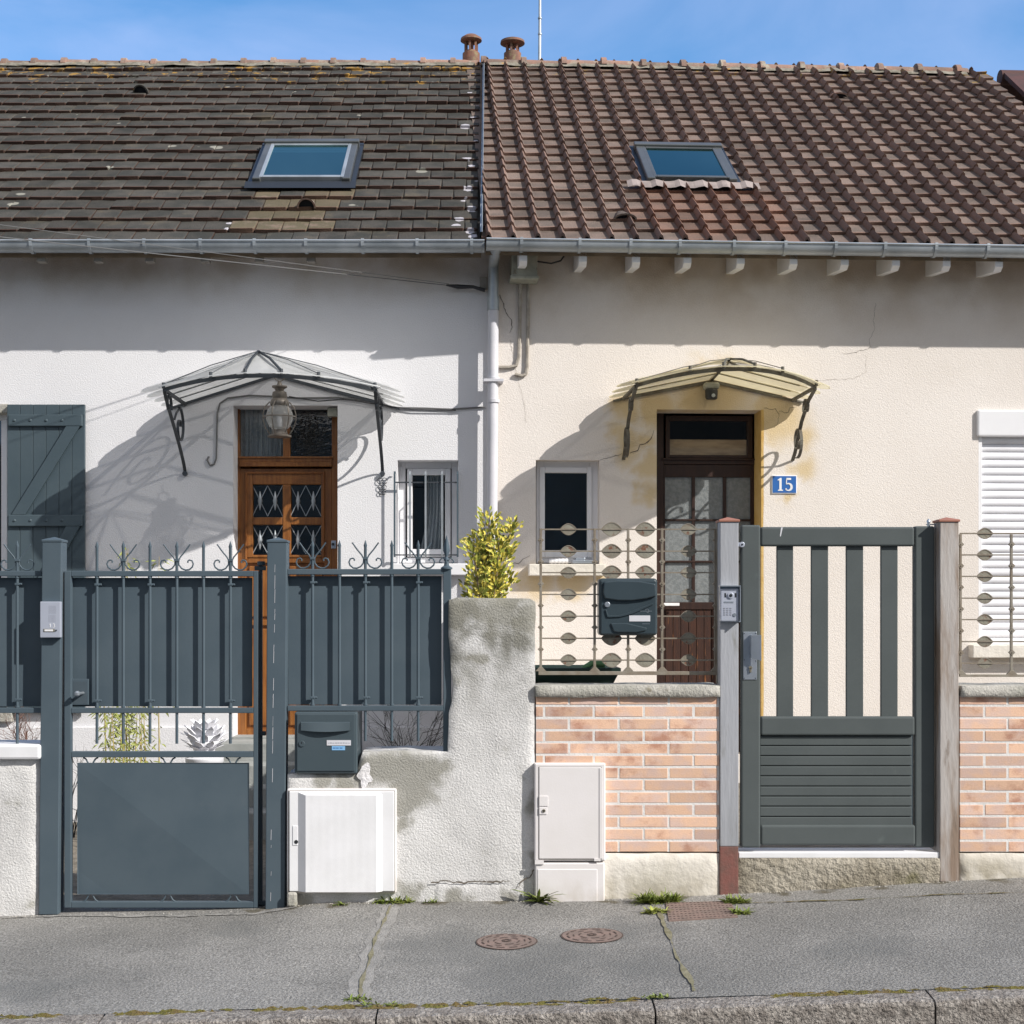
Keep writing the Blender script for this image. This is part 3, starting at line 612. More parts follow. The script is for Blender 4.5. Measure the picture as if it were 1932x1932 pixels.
def add_band(m, z0, z1, col, sc, th):
    N = m.node_tree.nodes; K = m.node_tree.links.new; b = N['Principled BSDF']; src = b.inputs['Base Color'].links[0].from_socket
    t = N.new('ShaderNodeTexCoord'); sp = N.new('ShaderNodeSeparateXYZ'); K(t.outputs['Object'], sp.inputs[0])
    r = N.new('ShaderNodeMapRange'); K(sp.outputs['Z'], r.inputs[0]); r.inputs[1].default_value = z0; r.inputs[2].default_value = z1
    n = N.new('ShaderNodeTexNoise'); n.inputs['Scale'].default_value = sc; n.inputs['Detail'].default_value = 6; n.inputs['Roughness'].default_value = .65; K(t.outputs['Object'], n.inputs['Vector'])
    a = N.new('ShaderNodeMath'); a.operation = 'MULTIPLY_ADD'; K(r.outputs[0], a.inputs[0]); a.inputs[1].default_value = .2; K(n.outputs[0], a.inputs[2])
    q = N.new('ShaderNodeMapRange'); K(a.outputs[0], q.inputs[0]); q.inputs[1].default_value = th; q.inputs[2].default_value = th+.05; q.inputs[4].default_value = .85
    x = N.new('ShaderNodeMix'); x.data_type = 'RGBA'; K(q.outputs[0], x.inputs[0]); K(src, x.inputs[6]); x.inputs[7].default_value = (*col, 1); K(x.outputs[2], b.inputs['Base Color'])
ztL = RL.ze+TL*math.sin(TH)-WL[HL.name].z; ztR = RR.ze+TR*math.sin(TH)-WL[HR.name].z
add_band(m_tile13, ztL-.75, ztL, (.36, .21, .05), 7, .715); add_band(m_tile13, ztL-1.1, ztL, (.20, .19, .16), 11, .76)
add_band(m_tile15, ztR-.45, ztR, (.34, .22, .06), 8, .74); add_band(m_tile13, -50, -49, (.23, .22, .18), 9, .90)

# new clay tiles round the skylight aprons (paler tiles): vents
def tile_vent(r, u, v, parent, matl, w_=.075, flat=False):
    s, t = r.pick(u, v); m = MB(); n = 9
    for dt0, rr, hh in ((0, w_, .085 if not flat else .05),):
        A = [r.W(s+rr*math.cos(a*math.pi/(n-1)), t-.05, .03+hh*math.sin(a*math.pi/(n-1))) for a in range(n)]
        B = [r.W(s+rr*.5*math.cos(a*math.pi/(n-1)), t+.14, .02+.01*math.sin(a*math.pi/(n-1))) for a in range(n)]
        m.add(A+B, [(a, a+1, n+a+1, n+a) for a in range(n-1)])
        I = [r.W(s+(rr-.014)*math.cos(a*math.pi/(n-1)), t-.05, .03+(hh-.014)*math.sin(a*math.pi/(n-1))) for a in range(n)]
        m.add(A+I, [(a, n+a, n+a+1, a+1) for a in range(n-1)])
    o = m.build('roof_vent', matl, parent, smooth=True)
    m = MB(); m.add([r.W(s+(rr-.014)*math.cos(a*math.pi/(n-1)), t-.03, .03+(hh-.014)*math.sin(a*math.pi/(n-1))) for a in range(n)], [tuple(range(n))]); m.build('vent_opening', m_dark, o)
tile_vent(RL, 268, 180, HL, m_tile13); tile_vent(RL, 580, 396, HL, m_ridge)
tile_vent(RR, 1580, 187, HR, m_ridge, .09, True); tile_vent(RR, 1178, 417, HR, m_tile15, .09, True)

m_apron = mat('apron_pleated', (.33, .275, .255), (.24, .20, .185), scale=9, rough=.9, bump=.3, bscale=50)
def skylight(r, ul, ur, vb, vt, parent, blind, apron):
    s0, t0 = r.pick(ul, vb+6); s1, _ = r.pick(ur, vb+6); _, t1 = r.pick((ul+ur)/2, vt+25); s0 += .03; s1 -= .03
    m = MB(); fw = .066; H = .095
    def rb(m, a, b, c, d, h0, h1):
        m.add([r.W(x, y, h) for h in (h0, h1) for y in (c, d) for x in (a, b)], [(0, 2, 3, 1), (4, 5, 7, 6), (0, 1, 5, 4), (2, 6, 7, 3), (0, 4, 6, 2), (1, 3, 7, 5)])
    for a, b, c, d, h in ((s0, s0+fw, t0+.03, t1-.07, H), (s1-fw, s1, t0+.03, t1-.07, H), (s0-.01, s1+.01, t1-.075, t1, H+.018), ): rb(m, a, b, c, d, 0, h)
    sk = m.build('skylight', m_skyfr, parent, bevel=.008)
    m = MB(); rb(m, s0, s1, t0-.01, t0+.028, 0, H-.03); m.build('bottom_bar', m_blackm, sk, bevel=.006)
    m = MB(); i = fw-.015; q = .03
    for a, b, c, d in ((s0+i, s0+i+q, t0+.06, t1-.08), (s1-i-q, s1-i, t0+.06, t1-.08), (s0+i+q, s1-i-q, t1-.11, t1-.08), (s0+i+q, s1-i-q, t0+.06, t0+.10)): rb(m, a, b, c, d, .02, .096)
    m.build('sash', m_zinc if blind else m_skyfr, sk, bevel=.004)
    m = MB(); a, b, c, d = s0+i+q, s1-i-q, t0+.10, t1-.11; m.quad(r.W(a, c, .085), r.W(b, c, .085), r.W(b, d, .085), r.W(a, d, .085)); pn = m.build('pane', m_roofglass, sk); pn.data.flip_normals() if pn.data.polygons[0].normal.z < 0 else None
    if blind:
        m = MB()
        for j in range(3): rb(m, a, b, d-.05-j*.05, d-.012-j*.05, .072, .078)
        m.build('blind', m_whitep, sk)
    m = MB(); m.quad(r.W(a, c, .065), r.W(b, c, .065), r.W(b, d, .065), r.W(a, d, .065)); m.build('well', m_dark, sk)
    m = MB(); n = 28; e = .05 if not apron else .17
    for k in range(n):
        x0 = s0-e+(s1-s0+2*e)*k/n; x1 = s0-e+(s1-s0+2*e)*(k+1)/n
        w1 = (.018*max(0, math.sin(x0*2*math.pi/.182)), .018*max(0, math.sin(x1*2*math.pi/.182))) if apron else (0, 0)
        m.quad(r.W(x0, t0-.09, .056+w1[0]), r.W(x1, t0-.09, .056+w1[1]), r.W(x1, t0+.02, .07+w1[1]), r.W(x0, t0+.02, .07+w1[0]))
    m.build('apron_flashing', m_apron if apron else m_blackm, sk, smooth=True)
    m = MB()
    for a in (s0-.04, s1+.002): rb(m, a, a+.038, t0-.02, t1+.03, .0, .055)
    rb(m, s0-.04, s1+.04, t1+.002, t1+.05, 0, .058)
    m.build('side_flashing', m_blackm, sk)
skylight(RL, 469, 668, 354, 261, HL, True, False)
skylight(RR, 1214, 1396, 353, 268, HR, False, True)
m_clay = mat('flue_clay', (.27, .125, .085), (.17, .10, .075), scale=9, rough=.85, bump=.3, bscale=50, c3=(.26, .21, .12), s3=14, l3=.55, h3=.7)
def vent_pipe(u, v0, v1, cu, parent, wcap):
    y = 14.75; fr = Frame(0, y, 0); sc = y/F
    zc = lambda v: CZ+(PV-v)*sc
    x = (u-PU)*sc; top = zc(v0); bot = zc(v1)-.25; R0 = .072; H = top-zc(v1)
    m = MB(); m.lathe((x, y, bot), [(R0+.015, 0), (R0+.015, .25+H*.28), (R0, .25+H*.30), (R0-.006, .25+H*.36)])
    o = m.build('vent_pipe', m_clay, parent, smooth=True)
    m = MB()
    for k in range(6):
        a = k*math.pi/3+.3; m.box(Frame(x+math.cos(a)*R0*.85, y+math.sin(a)*R0*.85, 0), -.010, .010, -.010, .010, bot+.25+H*.34, bot+.25+H*.74)
    m.cyl((x, y, bot+.25+H*.3), (x, y, bot+.25+H*.72), R0*.35)
    m.build('pipe_stay', m_clay, o)
    m = MB(); m.lathe((x, y, bot+.25+H*.70), [(wcap*.8, 0), (wcap, .012), (wcap*.97, .035), (wcap*.55, H*.13+.03), (.022, H*.24), (.012, H*.30), (.002, H*.31)], 24)
    m.build('pipe_cowl', m_clay, o, smooth=True)
vent_pipe(889, 64, 116, 0, HL, .108); vent_pipe(967, 73, 112, 0, HR, .124)
m = MB(); y = 15.6; sc = y/F
m.tube([((1018-PU)*sc, y, CZ+(PV-140)*sc), ((1018.6-PU)*sc, y, CZ+(PV-40)*sc), ((1019-PU)*sc, y, CZ+(PV+60)*sc)], [.018, .016, .013], 8)
for vv in (36, 66): m.cyl(((1018.6-PU)*sc, y, CZ+(PV-vv)*sc), ((1018.6-PU)*sc, y, CZ+(PV-vv+3)*sc), .022)
ant = m.build('antenna_mast', m_zinc, None); tag(ant, 'thin grey metal antenna mast rising behind the roof ridge', 'antenna')

# gutters
def gutter(fr, s0, s1, zt, o0, parent, brs, rad=.062, dark=True):
    m = MB(); n = 11; prof = []
    for i in range(n): a = math.pi*i/(n-1); prof.append((o0+rad-rad*math.cos(a), zt-rad*math.sin(a)*1.05))
    prof = [(o0, zt+.015)]+prof+[(o0+2*rad+.012*math.cos(b*1.2), zt+.008+.010*math.sin(b*1.2)) for b in (0, 1, 2, 3)]
    k = len(prof); N = 24
    m.add([fr.P(s0+(s1-s0)*i/N, o, z) for i in range(N+1) for o, z in prof], [(i*k+j, i*k+j+1, (i+1)*k+j+1, (i+1)*k+j) for i in range(N) for j in range(k-1)])
    for s in (s0, s1): m.add([fr.P(s, o, z) for o, z in prof[:n+1]], [tuple(range(n+1))])
    g = m.build('gutter', m_zinc, parent, smooth=True)
    for u in brs:
        s = fr.s(u, OE+.1)
        m = MB(); m.ribbon(fr, s-.011, s+.011, [(o0-.02, zt+.01)]+[(o0+rad-(rad+.006)*math.cos(math.pi*i/8), zt-(rad+.006)*1.05*math.sin(math.pi*i/8)) for i in range(9)]+[(o0+2*rad+.006, zt+.022), (o0+2*rad-.012, zt+.024)], .005)
        m.build('gutter_bracket', m_zinc, g)
    return g
ZG = RL.ze-.005
gutter(FL, -6.5, FL.s(914, OE+.1), ZG, OE-.015, HL, [58, 168, 272, 378, 480, 577, 684, 787, 890, -60, -170])
gutter(FR, FR.s(918, OE+.1), 5.2, RR.ze-.012, OE-.015, HR, [984, 1094, 1190, 1283, 1385, 1482, 1577, 1670, 1766, 1864, 1962])
# timber blocks / rafter tails
m = MB()
for u in (75, 182, 280, 385, 487, 585): 
    s = FL.s(u, .4); mm = MB(); mm.box(FL, s-.03, s+.03, .30, OE-.03, RL.ze-.115, RL.ze-.02); mm.build('rafter_end', m_woodg, HL)
for u in (988, 1101, 1202, 1299, 1400, 1500, 1597, 1694, 1790, 1889, 1990):
    s = FR.s(u, .42); ze = RR.ze; mm = MB(); pts = [(OE-.02, ze-.05), (OE-.02, ze-.13), (OE-.06, ze-.158), (.0, ze-.12), (.0, ze+.1)]
    P0 = [FR.P(s-.029, o, z) for o, z in pts]; P1 = [FR.P(s+.029, o, z) for o, z in pts]; n = 5
    mm.add(P0+P1, [tuple(range(n)), tuple(range(2*n-1, n-1, -1))]+[(i, n+i, n+(i+1) % n, (i+1) % n) for i in range(n)])
    mm.build('rafter_end', m_whitep, HR)
# downpipe
PO = .07; sp = FR.s(931, .09); m = MB(); zt = RR.ze-.10
m.tube([FR.P(sp+.0, OE+.05, zt+.06), FR.P(sp, OE+.02, zt+.045), FR.P(sp, .15, zt+.03), FR.P(sp, PO+.01, zt-.01), FR.P(sp, PO, zt-.34)], .039, 14)
dp = m.build('downpipe', m_zinc, HR, smooth=True)
m = MB(); m.cyl(FR.P(sp, PO, zt-.30), FR.P(sp, PO, FR.z(586, 930, PO)), .043, n=18); m.cyl(FR.P(sp, PO, FR.z(586, 930, PO)), FR.P(sp, PO, FR.z(560, 930, PO)), .046, n=18); m.build('pipe_upper', m_zinc, dp, smooth=True)
m = MB(); m.cyl(FR.P(sp, PO, FR.z(586, 930, PO)), FR.P(sp-.02, PO, FR.z(1500, 930, PO)), .041, n=18)
for vv in (719, 760): m.cyl(FR.P(sp, PO, FR.z(vv, 930, PO)), FR.P(sp, PO, FR.z(vv-6, 930, PO)), .048, n=18)
m.build('pipe_lower', m_zinc_l, dp, smooth=True)
m = MB()
for vv in (722,): m.box(FR, sp-.075, sp+.075, .0, .12, FR.z(vv+2, 930), FR.z(vv-3, 930))
m.build('pipe_clip', m_zinc_l, dp)

# neighbouring roof at the right edge
NR = thing('row_house', 'far right house showing only its raised dark red roof end', 'house', FR.P(6.5, 0, zf(6)), 'attached houses in the row')
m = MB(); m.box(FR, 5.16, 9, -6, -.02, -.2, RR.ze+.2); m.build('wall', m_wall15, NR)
m = MB(); s0n = RR.pick(1876, 131)[0]
sN = Roof(FR, RR.ze-.02, 0)
m.quad(sN.W(5.16, 0, .06), sN.W(9, 0, .06), sN.W(9, TR, .06), sN.W(s0n, TR, .06)); m.quad(sN.W(s0n, TR, .06), sN.W(9, TR, .06), FR.P(9, -7, RR.ze), FR.P(s0n, -7, RR.ze))
m.quad(sN.W(5.16, 0, .06), sN.W(s0n, TR, .06), RR.W(s0n, TR, 0), RR.W(5.16, 0, 0))
m.build('roof', m_redd, NR)
m = MB(); rr = .075; c0 = sN.W(s0n-.02, TR, .0); c1 = sN.W(9, TR, .0)
m.cyl(c0, c1, rr, n=14); m.build('ridge', m_redd, NR, smooth=True)

sp_ = [((rnd(-3.4, 3.4), 7.40+rnd(-.05, .05), 1.49-(1.49-0)) , rnd(.1, .25)) for _ in range(0)]
# ------------------------------------------------------------------ doors and windows
def fb(fr, u0, u1, v0, v1, o, th, name, matl, parent, bevel=.002, **k):
    m = MB(); m.pbox(fr, u0, u1, v0, v1, o, th); return m.build(name, matl, parent, bevel=bevel, **k)
def pane(fr, u0, u1, v0, v1, o, name, matl, parent):
    m = MB(); uc = (u0+u1)/2; a, b = fr.s(u0, o), fr.s(u1, o); c, d = fr.z(v1, uc, o), fr.z(v0, uc, o)
    m.quad(fr.P(a, o, c), fr.P(b, o, c), fr.P(b, o, d), fr.P(a, o, d)); x = m.build(name, matl, parent)
    if x.data.polygons[0].normal.y > 0: x.data.flip_normals()
    return x

# --- oak door of the white house
O = -.20
df = MB()
for a in ((440, 452, 764, 1392), (626, 641, 764, 1392), (452, 626, 764, 770)): df.pbox(FL, *a, O+.0, .07)
door = df.build('front_door', m_oak, HL, bevel=.003)
m = MB(); m.pbox(FL, 452, 626, 864, 872, O+.012, .07); m.pbox(FL, 452, 626, 872, 880, O+.03, .09); m.pbox(FL, 450, 628, 861, 864.5, O+.022, .07); m.build('transom_rail', m_oak, door, bevel=.003)
fb(FL, 534, 547, 770, 862, O, .05, 'transom_bar', m_oak, door)
for a, b in ((452, 534), (547, 626)):
    pane(FL, a, b, 770, 862, O-.03, 'transom_pane', m_glassd, door)
    m = MB(); n = 60; s0, s1 = FL.s(a, O-.1), FL.s(b, O-.1); z0, z1 = FL.z(862, 500, O-.1), FL.z(770, 500, O-.1)
    P = []
    for i in range(n+1):
        s = s0+(s1-s0)*i/n; o = O-.09+.012*math.sin(i*.9)+.006*math.sin(i*2.3)
        P += [FL.P(s, o, z0), FL.P(s, o, z1)]
    m.add(P, [(2*i, 2*i+2, 2*i+3, 2*i+1) for i in range(n)]); 
    if a < 500: m.build('net_curtain', m_curtain, door, smooth=True)
m = MB()
for a in ((452, 464, 884, 1390), (612, 626, 884, 1390), (464, 612, 884, 893), (464, 612, 1052, 1062), (464, 612, 1170, 1180), (464, 612, 1375, 1390)): m.pbox(FL, *a, O-.012, .05)
leaf = m.build('door_leaf', m_oak, door, bevel=.004)
m = MB()
for a in ((464, 476.5, 893, 1052), (606, 612, 893, 1052), (476.5, 606, 893, 914), (476.5, 533, 976, 990), (548.5, 606, 976, 990), (476.5, 606, 1047, 1052)): m.pbox(FL, *a, O-.004, .05)
m.pbox(FL, 533.2, 548.3, 914.2, 1046.8, O-.002, .05)
m.build('glazing_frame', m_oak, door, bevel=.005)
m = MB()
for a in ((462, 466, 890, 1056), (608, 612, 890, 1056), (466, 608, 890, 894)): m.pbox(FL, *a, O+.008, .03)
m.build('door_moulding', m_oakd, door, bevel=.004)
for (a, b, c, d) in ((476.5, 533.5, 914, 976), (548, 606, 914, 976), (476.5, 533.5, 990, 1047), (548, 606, 990, 1047)):
    pane(FL, a, b, c, d, O-.045, 'door_pane', m_glass, door)
    m = MB(); w_ = b-a; h_ = d-c; og = O-.03
    for k in (0, 1):
        x0 = a+w_*k/2; xm = a+w_*(k+.5)/2; x1 = a+w_*(k+1)/2
        for p in ([(x0, c+2), (x1, d-2)], [(x1, c+2), (x0, d-2)]):
            m.tube([FL.P(FL.s(q[0], og), og, FL.z(q[1], 500, og)) for q in p], .0035, 5)
        ss, zc = FL.s(xm, og), FL.z((c+d)/2, 500, og)
        r = .018
        m.lathe(FL.P(ss, og+.006, zc), [(0.002, -.075), (r*.5, -.045), (r, 0), (r*.5, .045), (.002, .075)], 8)
    m.build('pane_grille', m_zinc, door, smooth=True)
for (c, d) in ((1062, 1170), (1180, 1375)):
    for a, b in ((470, 534), (546, 608)):
        fb(FL, a, b, c+6, d-6, O-.02, .03, 'door_panel', m_oak, door, bevel=.008)
    fb(FL, 464, 612, c, d, O-.035, .02, 'panel_back', m_oakd, door)
m = MB(); m.pbox(FL, 625, 634, 1020, 1035, O+.02, .03); h = m.build('lock_plate', m_steel, door, bevel=.003)
m = MB(); s, z = FL.s(629, O), FL.z(1027, 629, O); m.cyl(FL.P(s, O+.02, z), FL.P(s, O+.035, z), .011, n=12); m.build('lock_cylinder', m_blackm, h)
m = MB(); m.pbox(FL, 618, 636, 769, 785, .0-.05, .06); m.build('sensor_box', m_jbox, HL, bevel=.003)
# lintel strip
m = MB(); m.pbox(FL, 438, 639, 1390, 1398, .03, .2); m.build('door_sill', m_step, HL, bevel=.004)

# --- small window of the white house
O = -.16
m = MB()
for a in ((752, 765, 880, 1062), (852, 864, 880, 1062), (765, 852, 868, 884), (765, 852, 1052, 1062), (752, 765, 868, 880), (852, 864, 868, 880)): m.pbox(FL, *a, O, .06)
wn = m.build('window', m_pvc, HL, bevel=.004)
m = MB()
for a in ((768, 778, 884, 1050), (840, 850, 884, 1050), (778, 840, 884, 896), (778, 840, 1036, 1050)): m.pbox(FL, *a, O+.02, .05)
m.build('window_sash', m_pvc, wn, bevel=.005)
pane(FL, 777, 841, 895, 1037, O-.005, 'pane', m_glass, wn)
m = MB(); n = 24; P = []
for i in range(n+1):
    u = 806+34*i/n
    for k in range(9):
        v = 896+142*k/8; sh = -14*(k/8-.3)**2 if k > 2 else 0
        o = O-.12+.015*math.sin(i*1.5); P.append(FL.P(FL.s(u+sh*(1-i/n)*2, o), o, FL.z(v, 800, o)))
m.add(P, [(i*9+k, i*9+k+1, (i+1)*9+k+1, (i+1)*9+k) for i in range(n) for k in range(8)]); m.build('curtain', m_curtain, wn, smooth=True)
m = MB(); m.pbox(FL, 741, 882, 1063, 1085, .10, .34); m.build('window_sill', m_whitep, HL, bevel=.006)

# --- window and shutter at the left edge
O = -.10
m = MB(); m.pbox(FL, -270, 13, 779, 792, O, .06); m.pbox(FL, 2, 13, 792, 1330, O, .06); m.pbox(FL, -270, -258, 792, 1330, O, .06); m.pbox(FL, -132, -120, 792, 1330, O, .06)
wn = m.build('window', m_pvc, HL, bevel=.004); pane(FL, -258, 2, 792, 1330, O-.03, 'pane', m_glass, wn)
m = MB(); m.pbox(FL, -280, 15, 762, 779, .02, .25); m.build('lintel', m_conc2, HL, bevel=.004)
m = MB(); m.pbox(FL, -280, 22, 1345, 1362, .06, .25); m.build('window_sill', m_conc2, HL, bevel=.004)
def shutter(u0, u1, name='shutter'):
    m = MB(); n = 6; w_ = (u1-u0)/n
    for i in range(n): m.pbox(FL, u0+i*w_+.35, u0+(i+1)*w_-.35, 763, 1345, .055, .03)
    m.pbox(FL, u0+1, u1-1, 765, 1343, .045, .015)
    sh = m.build(name, m_shut, HL, bevel=.003)
    for va, vb in ((782, 804), (971, 993), (1180, 1202)):
        m = MB(); m.pbox(FL, u0+2, u1-5, va, vb, .080, .025); b = m.build('batten', m_shut, sh, bevel=.006)
        m = MB()
        for k in range(4):
            s = FL.s(u0+14+k*30, .08); z = FL.z((va+vb)/2, 100, .08); m.cyl(FL.P(s, .08, z), FL.P(s, .087, z), .012, .006, n=8)
        m.build('coach_bolts', m_shut, b, smooth=True)
    for va, vb in ((804, 971), (993, 1180)):
        m = MB(); ua, ub = u0+8, u1-10
        pts = [(FL.s(ub-26, .08), FL.z(va, 100, .08)), (FL.s(ub, .08), FL.z(va, 100, .08)), (FL.s(ua+26, .08), FL.z(vb, 100, .08)), (FL.s(ua, .08), FL.z(vb, 100, .08))]
        m.prism(FL, pts, .078, .056); m.build('brace', m_shut, sh, bevel=.003)
shutter(13, 160)

# --- window, door and roller shutter of the cream house
O = -.13
m = MB()
for a in ((1012, 1026, 870, 1062), (1113, 1131, 870, 1062), (1026, 1113, 870, 884), (1026, 1113, 1048, 1062)): m.pbox(FR, *a, O+.02, .06)
wn = m.build('window', m_pvc, HR, bevel=.004)
m = MB()
for a in ((1018, 1028, 881, 1052), (1108, 1117, 881, 1052), (1028, 1108, 881, 892), (1028, 1108, 1038, 1052)): m.pbox(FR, *a, O+.035, .05)
m.build('window_sash', m_pvc, wn, bevel=.005)
pane(FR, 1027, 1109, 891, 1039, O+.01, 'pane', m_glass, wn)
m = MB(); m.pbox(FR, 998, 1142, 1064, 1086, .10, .34); sill = m.build('window_sill', m_plinth, HR, bevel=.006)
# dark door with obscured glass
O = -.22
m = MB()
for a in ((1238, 1252, 772, 1425), (1424, 1438, 772, 1425), (1252, 1424, 772, 781), (1252, 1424, 866, 876)): m.pbox(FR, *a, O, .07)
m.pbox(FR, 1250, 1426, 864, 868, O+.015, .05)
dd = m.build('front_door', m_dwood, HR, bevel=.003)
m = MB()
for a in ((1256, 1264, 784, 864), (1410, 1420, 784, 864), (1264, 1410, 784, 794), (1264, 1410, 858, 864)): m.pbox(FR, *a, O+.01, .05)
m.build('transom_frame', m_dwood, dd, bevel=.003)
pane(FR, 1264, 1410, 793, 859, O-.01, 'transom_pane', m_glass, dd)
m = MB(); m.pbox(FR, 1262, 1412, 829, 866, O-.02, .02); m.build('transom_tan_sheet', mat('tan_sheet', (.48, .33, .21), (.33, .22, .14), scale=5, rough=.9, stretch=(1, 1, 5)), dd)  # tan sheet behind the lower part of the transom glass
m = MB()
for a in ((1252, 1255, 876, 1425), (1416, 1424, 876, 1425), (1255, 1416, 876, 900), (1255, 1416, 1136, 1150)): m.pbox(FR, *a, O-.01, .05)
m.build('door_leaf', m_dwood, dd, bevel=.003)
cols = [(1255.5, 1305), (1312, 1364), (1371, 1416)]; rws = [(900, 979), (983, 1057.5), (1061.5, 1136)]
for a, b in cols:
    for c, d in rws: pane(FR, a-2, b+2, c-1, d+1, O-.03, 'door_pane', m_obsc, dd)
m = MB()
for u in (1308.5, 1367.5): m.pbox(FR, u-3, u+3, 900, 1136, O-.012, .03)
for v in (981, 1059.5): m.pbox(FR, 1255, 1416, v-2, v+2, O-.012+.002, .03)
m.build('glazing_bars', m_dwood, dd, bevel=.003)
m = MB(); n = 11
for i in range(n):
    a = 1255+161*i/n; m.pbox(FR, a+.4, a+161/n-.4, 1150, 1425, O-.02, .02)
m.build('door_panel', m_rwood, dd, bevel=.003)
m = MB(); m.pbox(FR, 1253, 1282, 1137.5, 1143, O+.05, .02); m.build('letter_plate', m_whitep, dd, bevel=.002)
# ochre painted reveal edge on the right of the door
m = MB(); s = dR[1]-.001; a, b = FR.z(1425, 1438), FR.z(773, 1438)
m.quad(FR.P(s-.003, -.001, a), FR.P(s-.003, -.235, a), FR.P(s-.003, -.235, b), FR.P(s-.003, -.001, b)); 
nn = 26
ring = [FR.P(s-.003, .003, b)]+[FR.P(s+.016+.008*MN.noise(Vector((0, i*.4, 3))), .003, b+(a-b)*i/nn) for i in range(nn+1)]+[FR.P(s-.003, .003, a)]
m.add(ring, [tuple(range(len(ring)))]); m.build('painted_reveal', m_reveal, HR)
# roller shutter
O = -.04
m = MB(); m.pbox(FR, 1845, 2190, 773, 824, .03, .16); rs = m.build('roller_shutter', m_pvc, HR, bevel=.012)
m = MB(); n = 27; z0, z1 = FR.z(1218, 1900, O), FR.z(824, 1900, O); s0, s1 = FR.s(1852, O), FR.s(2184, O); h = (z1-z0)/n
for i in range(n):
    za = z0+i*h; pr = [(O-.010, za+.001), (O-.002, za+h*.12), (O+.003, za+h*.45), (O-.001, za+h*.8), (O-.010, za+h*.97)]
    m.add([FR.P(s, o, z) for s in (s0, s1) for o, z in pr], [(j, 5+j, 6+j, j+1) for j in range(4)])
m.quad(FR.P(s0, O-.012, z0), FR.P(s1, O-.012, z0), FR.P(s1, O-.012, z1), FR.P(s0, O-.012, z1))
m.build('slat_curtain', m_pvcs, rs, smooth=True)
m = MB(); m.pbox(FR, 1846, 1853, 824, 1218, -.01, .08); m.pbox(FR, 2183, 2190, 824, 1218, -.01, .08); m.build('guide_rail', m_pvc, rs, bevel=.003)
m = MB(); m.pbox(FR, 1836, 2200, 1217, 1241, .10, .34); m.build('window_sill', m_plinth, HR, bevel=.006)

sp_ = [(FR.P(*[FR.s(u), 0, FR.z(v, u)])-WL[HR.name], r_) for u, v, r_ in [(1178, 838, .14), (1180, 770, .12), (1230, 880, .12), (1215, 830, .1), (1225, 930, .1), (1470, 790, .22), (1345, 745, .28), (1520, 880, .12), (1512, 820, .12), (1486, 938, .07), (1337, 700, .06), (1245, 770, .16), (1010, 1100, .15), (1080, 1100, .14), (1130, 1095, .1)]]
add_stains(m_wall15, sp_, (.60, .45, .22), .75, .6, 1.45)
# steps of the white house
m = MB(); zt = FL.z(1394); sa, sb = FL.s(421), FL.s(668)
for i in range(4): m.box(FL, sa, sb+.0, .003, .36+i*.27, -.1 if i else -.1, zt-i*.135) if i == 0 else m.box(FL, sa, sb, .363+(i-1)*.27, .36+i*.27, -.1, zt-i*.135)
tag(m.build('door_steps', m_step, None, bevel=.01), 'grey stone steps leading up to the oak front door', 'steps')
# plinth of the white house
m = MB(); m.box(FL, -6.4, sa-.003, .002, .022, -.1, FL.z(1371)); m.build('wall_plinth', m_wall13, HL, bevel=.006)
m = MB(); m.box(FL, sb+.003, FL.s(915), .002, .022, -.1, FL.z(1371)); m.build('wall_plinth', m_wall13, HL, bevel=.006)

# cracks
def crack(fr, pts, parent, w0=.005, matl=None, jit=.012, CO=0):
    m = MB(); P = []
    full = []
    for a, b in zip(pts, pts[1:]):
        n = max(2, int(math.hypot(b[0]-a[0], b[1]-a[1])/4))
        for i in range(n):
            t = i/n; full.append((a[0]+(b[0]-a[0])*t, a[1]+(b[1]-a[1])*t))
    full.append(pts[-1]); L_ = len(full)
    for i, (u, v) in enumerate(full):
        s, z = fr.px(u, v); s += jit*MN.noise(Vector((i*.7, u, 1))); z += jit*MN.noise(Vector((i*.7, v, 7)))
        w_ = w0*(.35+.9*abs(MN.noise(Vector((i*.5, u*.1, 4)))))*min(1, (L_-i)/5+.2)
        a = full[max(i-1, 0)]; b = full[min(i+1, L_-1)]; d = Vector((b[0]-a[0], -(b[1]-a[1]))).normalized(); q = Vector((-d.y, d.x))*w_/2
        P += [fr.P(s+q.x, .0025+CO, z+q.y), fr.P(s-q.x, .0025+CO, z-q.y)]
    m.add(P, [(2*i, 2*i+2, 2*i+3, 2*i+1) for i in range(L_-1)]); m.build('wall_crack', matl or m_crack_gap, parent)
m_crackl = mat('hairline_crack', (.42, .38, .34), rough=1)
crack(FR, [(943, 556), (950, 575), (956, 592), (966, 608), (965, 618), (961, 628)], HR, .009)
crack(FR, [(962, 640), (972, 690), (980, 728), (986, 745), (990, 772), (992, 800)], HR, .004, m_crackl)
crack(FR, [(1132, 868), (1148, 864), (1166, 859), (1174, 855)], HR, .006); crack(FR, [(1188, 855), (1203, 850), (1208, 838), (1218, 838), (1226, 830), (1234, 812)], HR, .009)
crack(FR, [(1441, 770), (1462, 773), (1470, 781), (1468, 795), (1460, 808)], HR, .005); crack(FR, [(1470, 776), (1488, 778), (1490, 770), (1504, 768)], HR, .007)
crack(FR, [(1652, 572), (1648, 600), (1650, 622), (1640, 640), (1641, 656), (1625, 662), (1590, 668)], HR, .004)
crack(FR, [(1500, 742), (1505, 728), (1522, 720), (1570, 716), (1610, 714), (1634, 702), (1634, 668)], HR, .003, m_crackl)
crack(FR, [(967, 1064), (980, 1062), (992, 1052), (1000, 1048)], HR, .006)

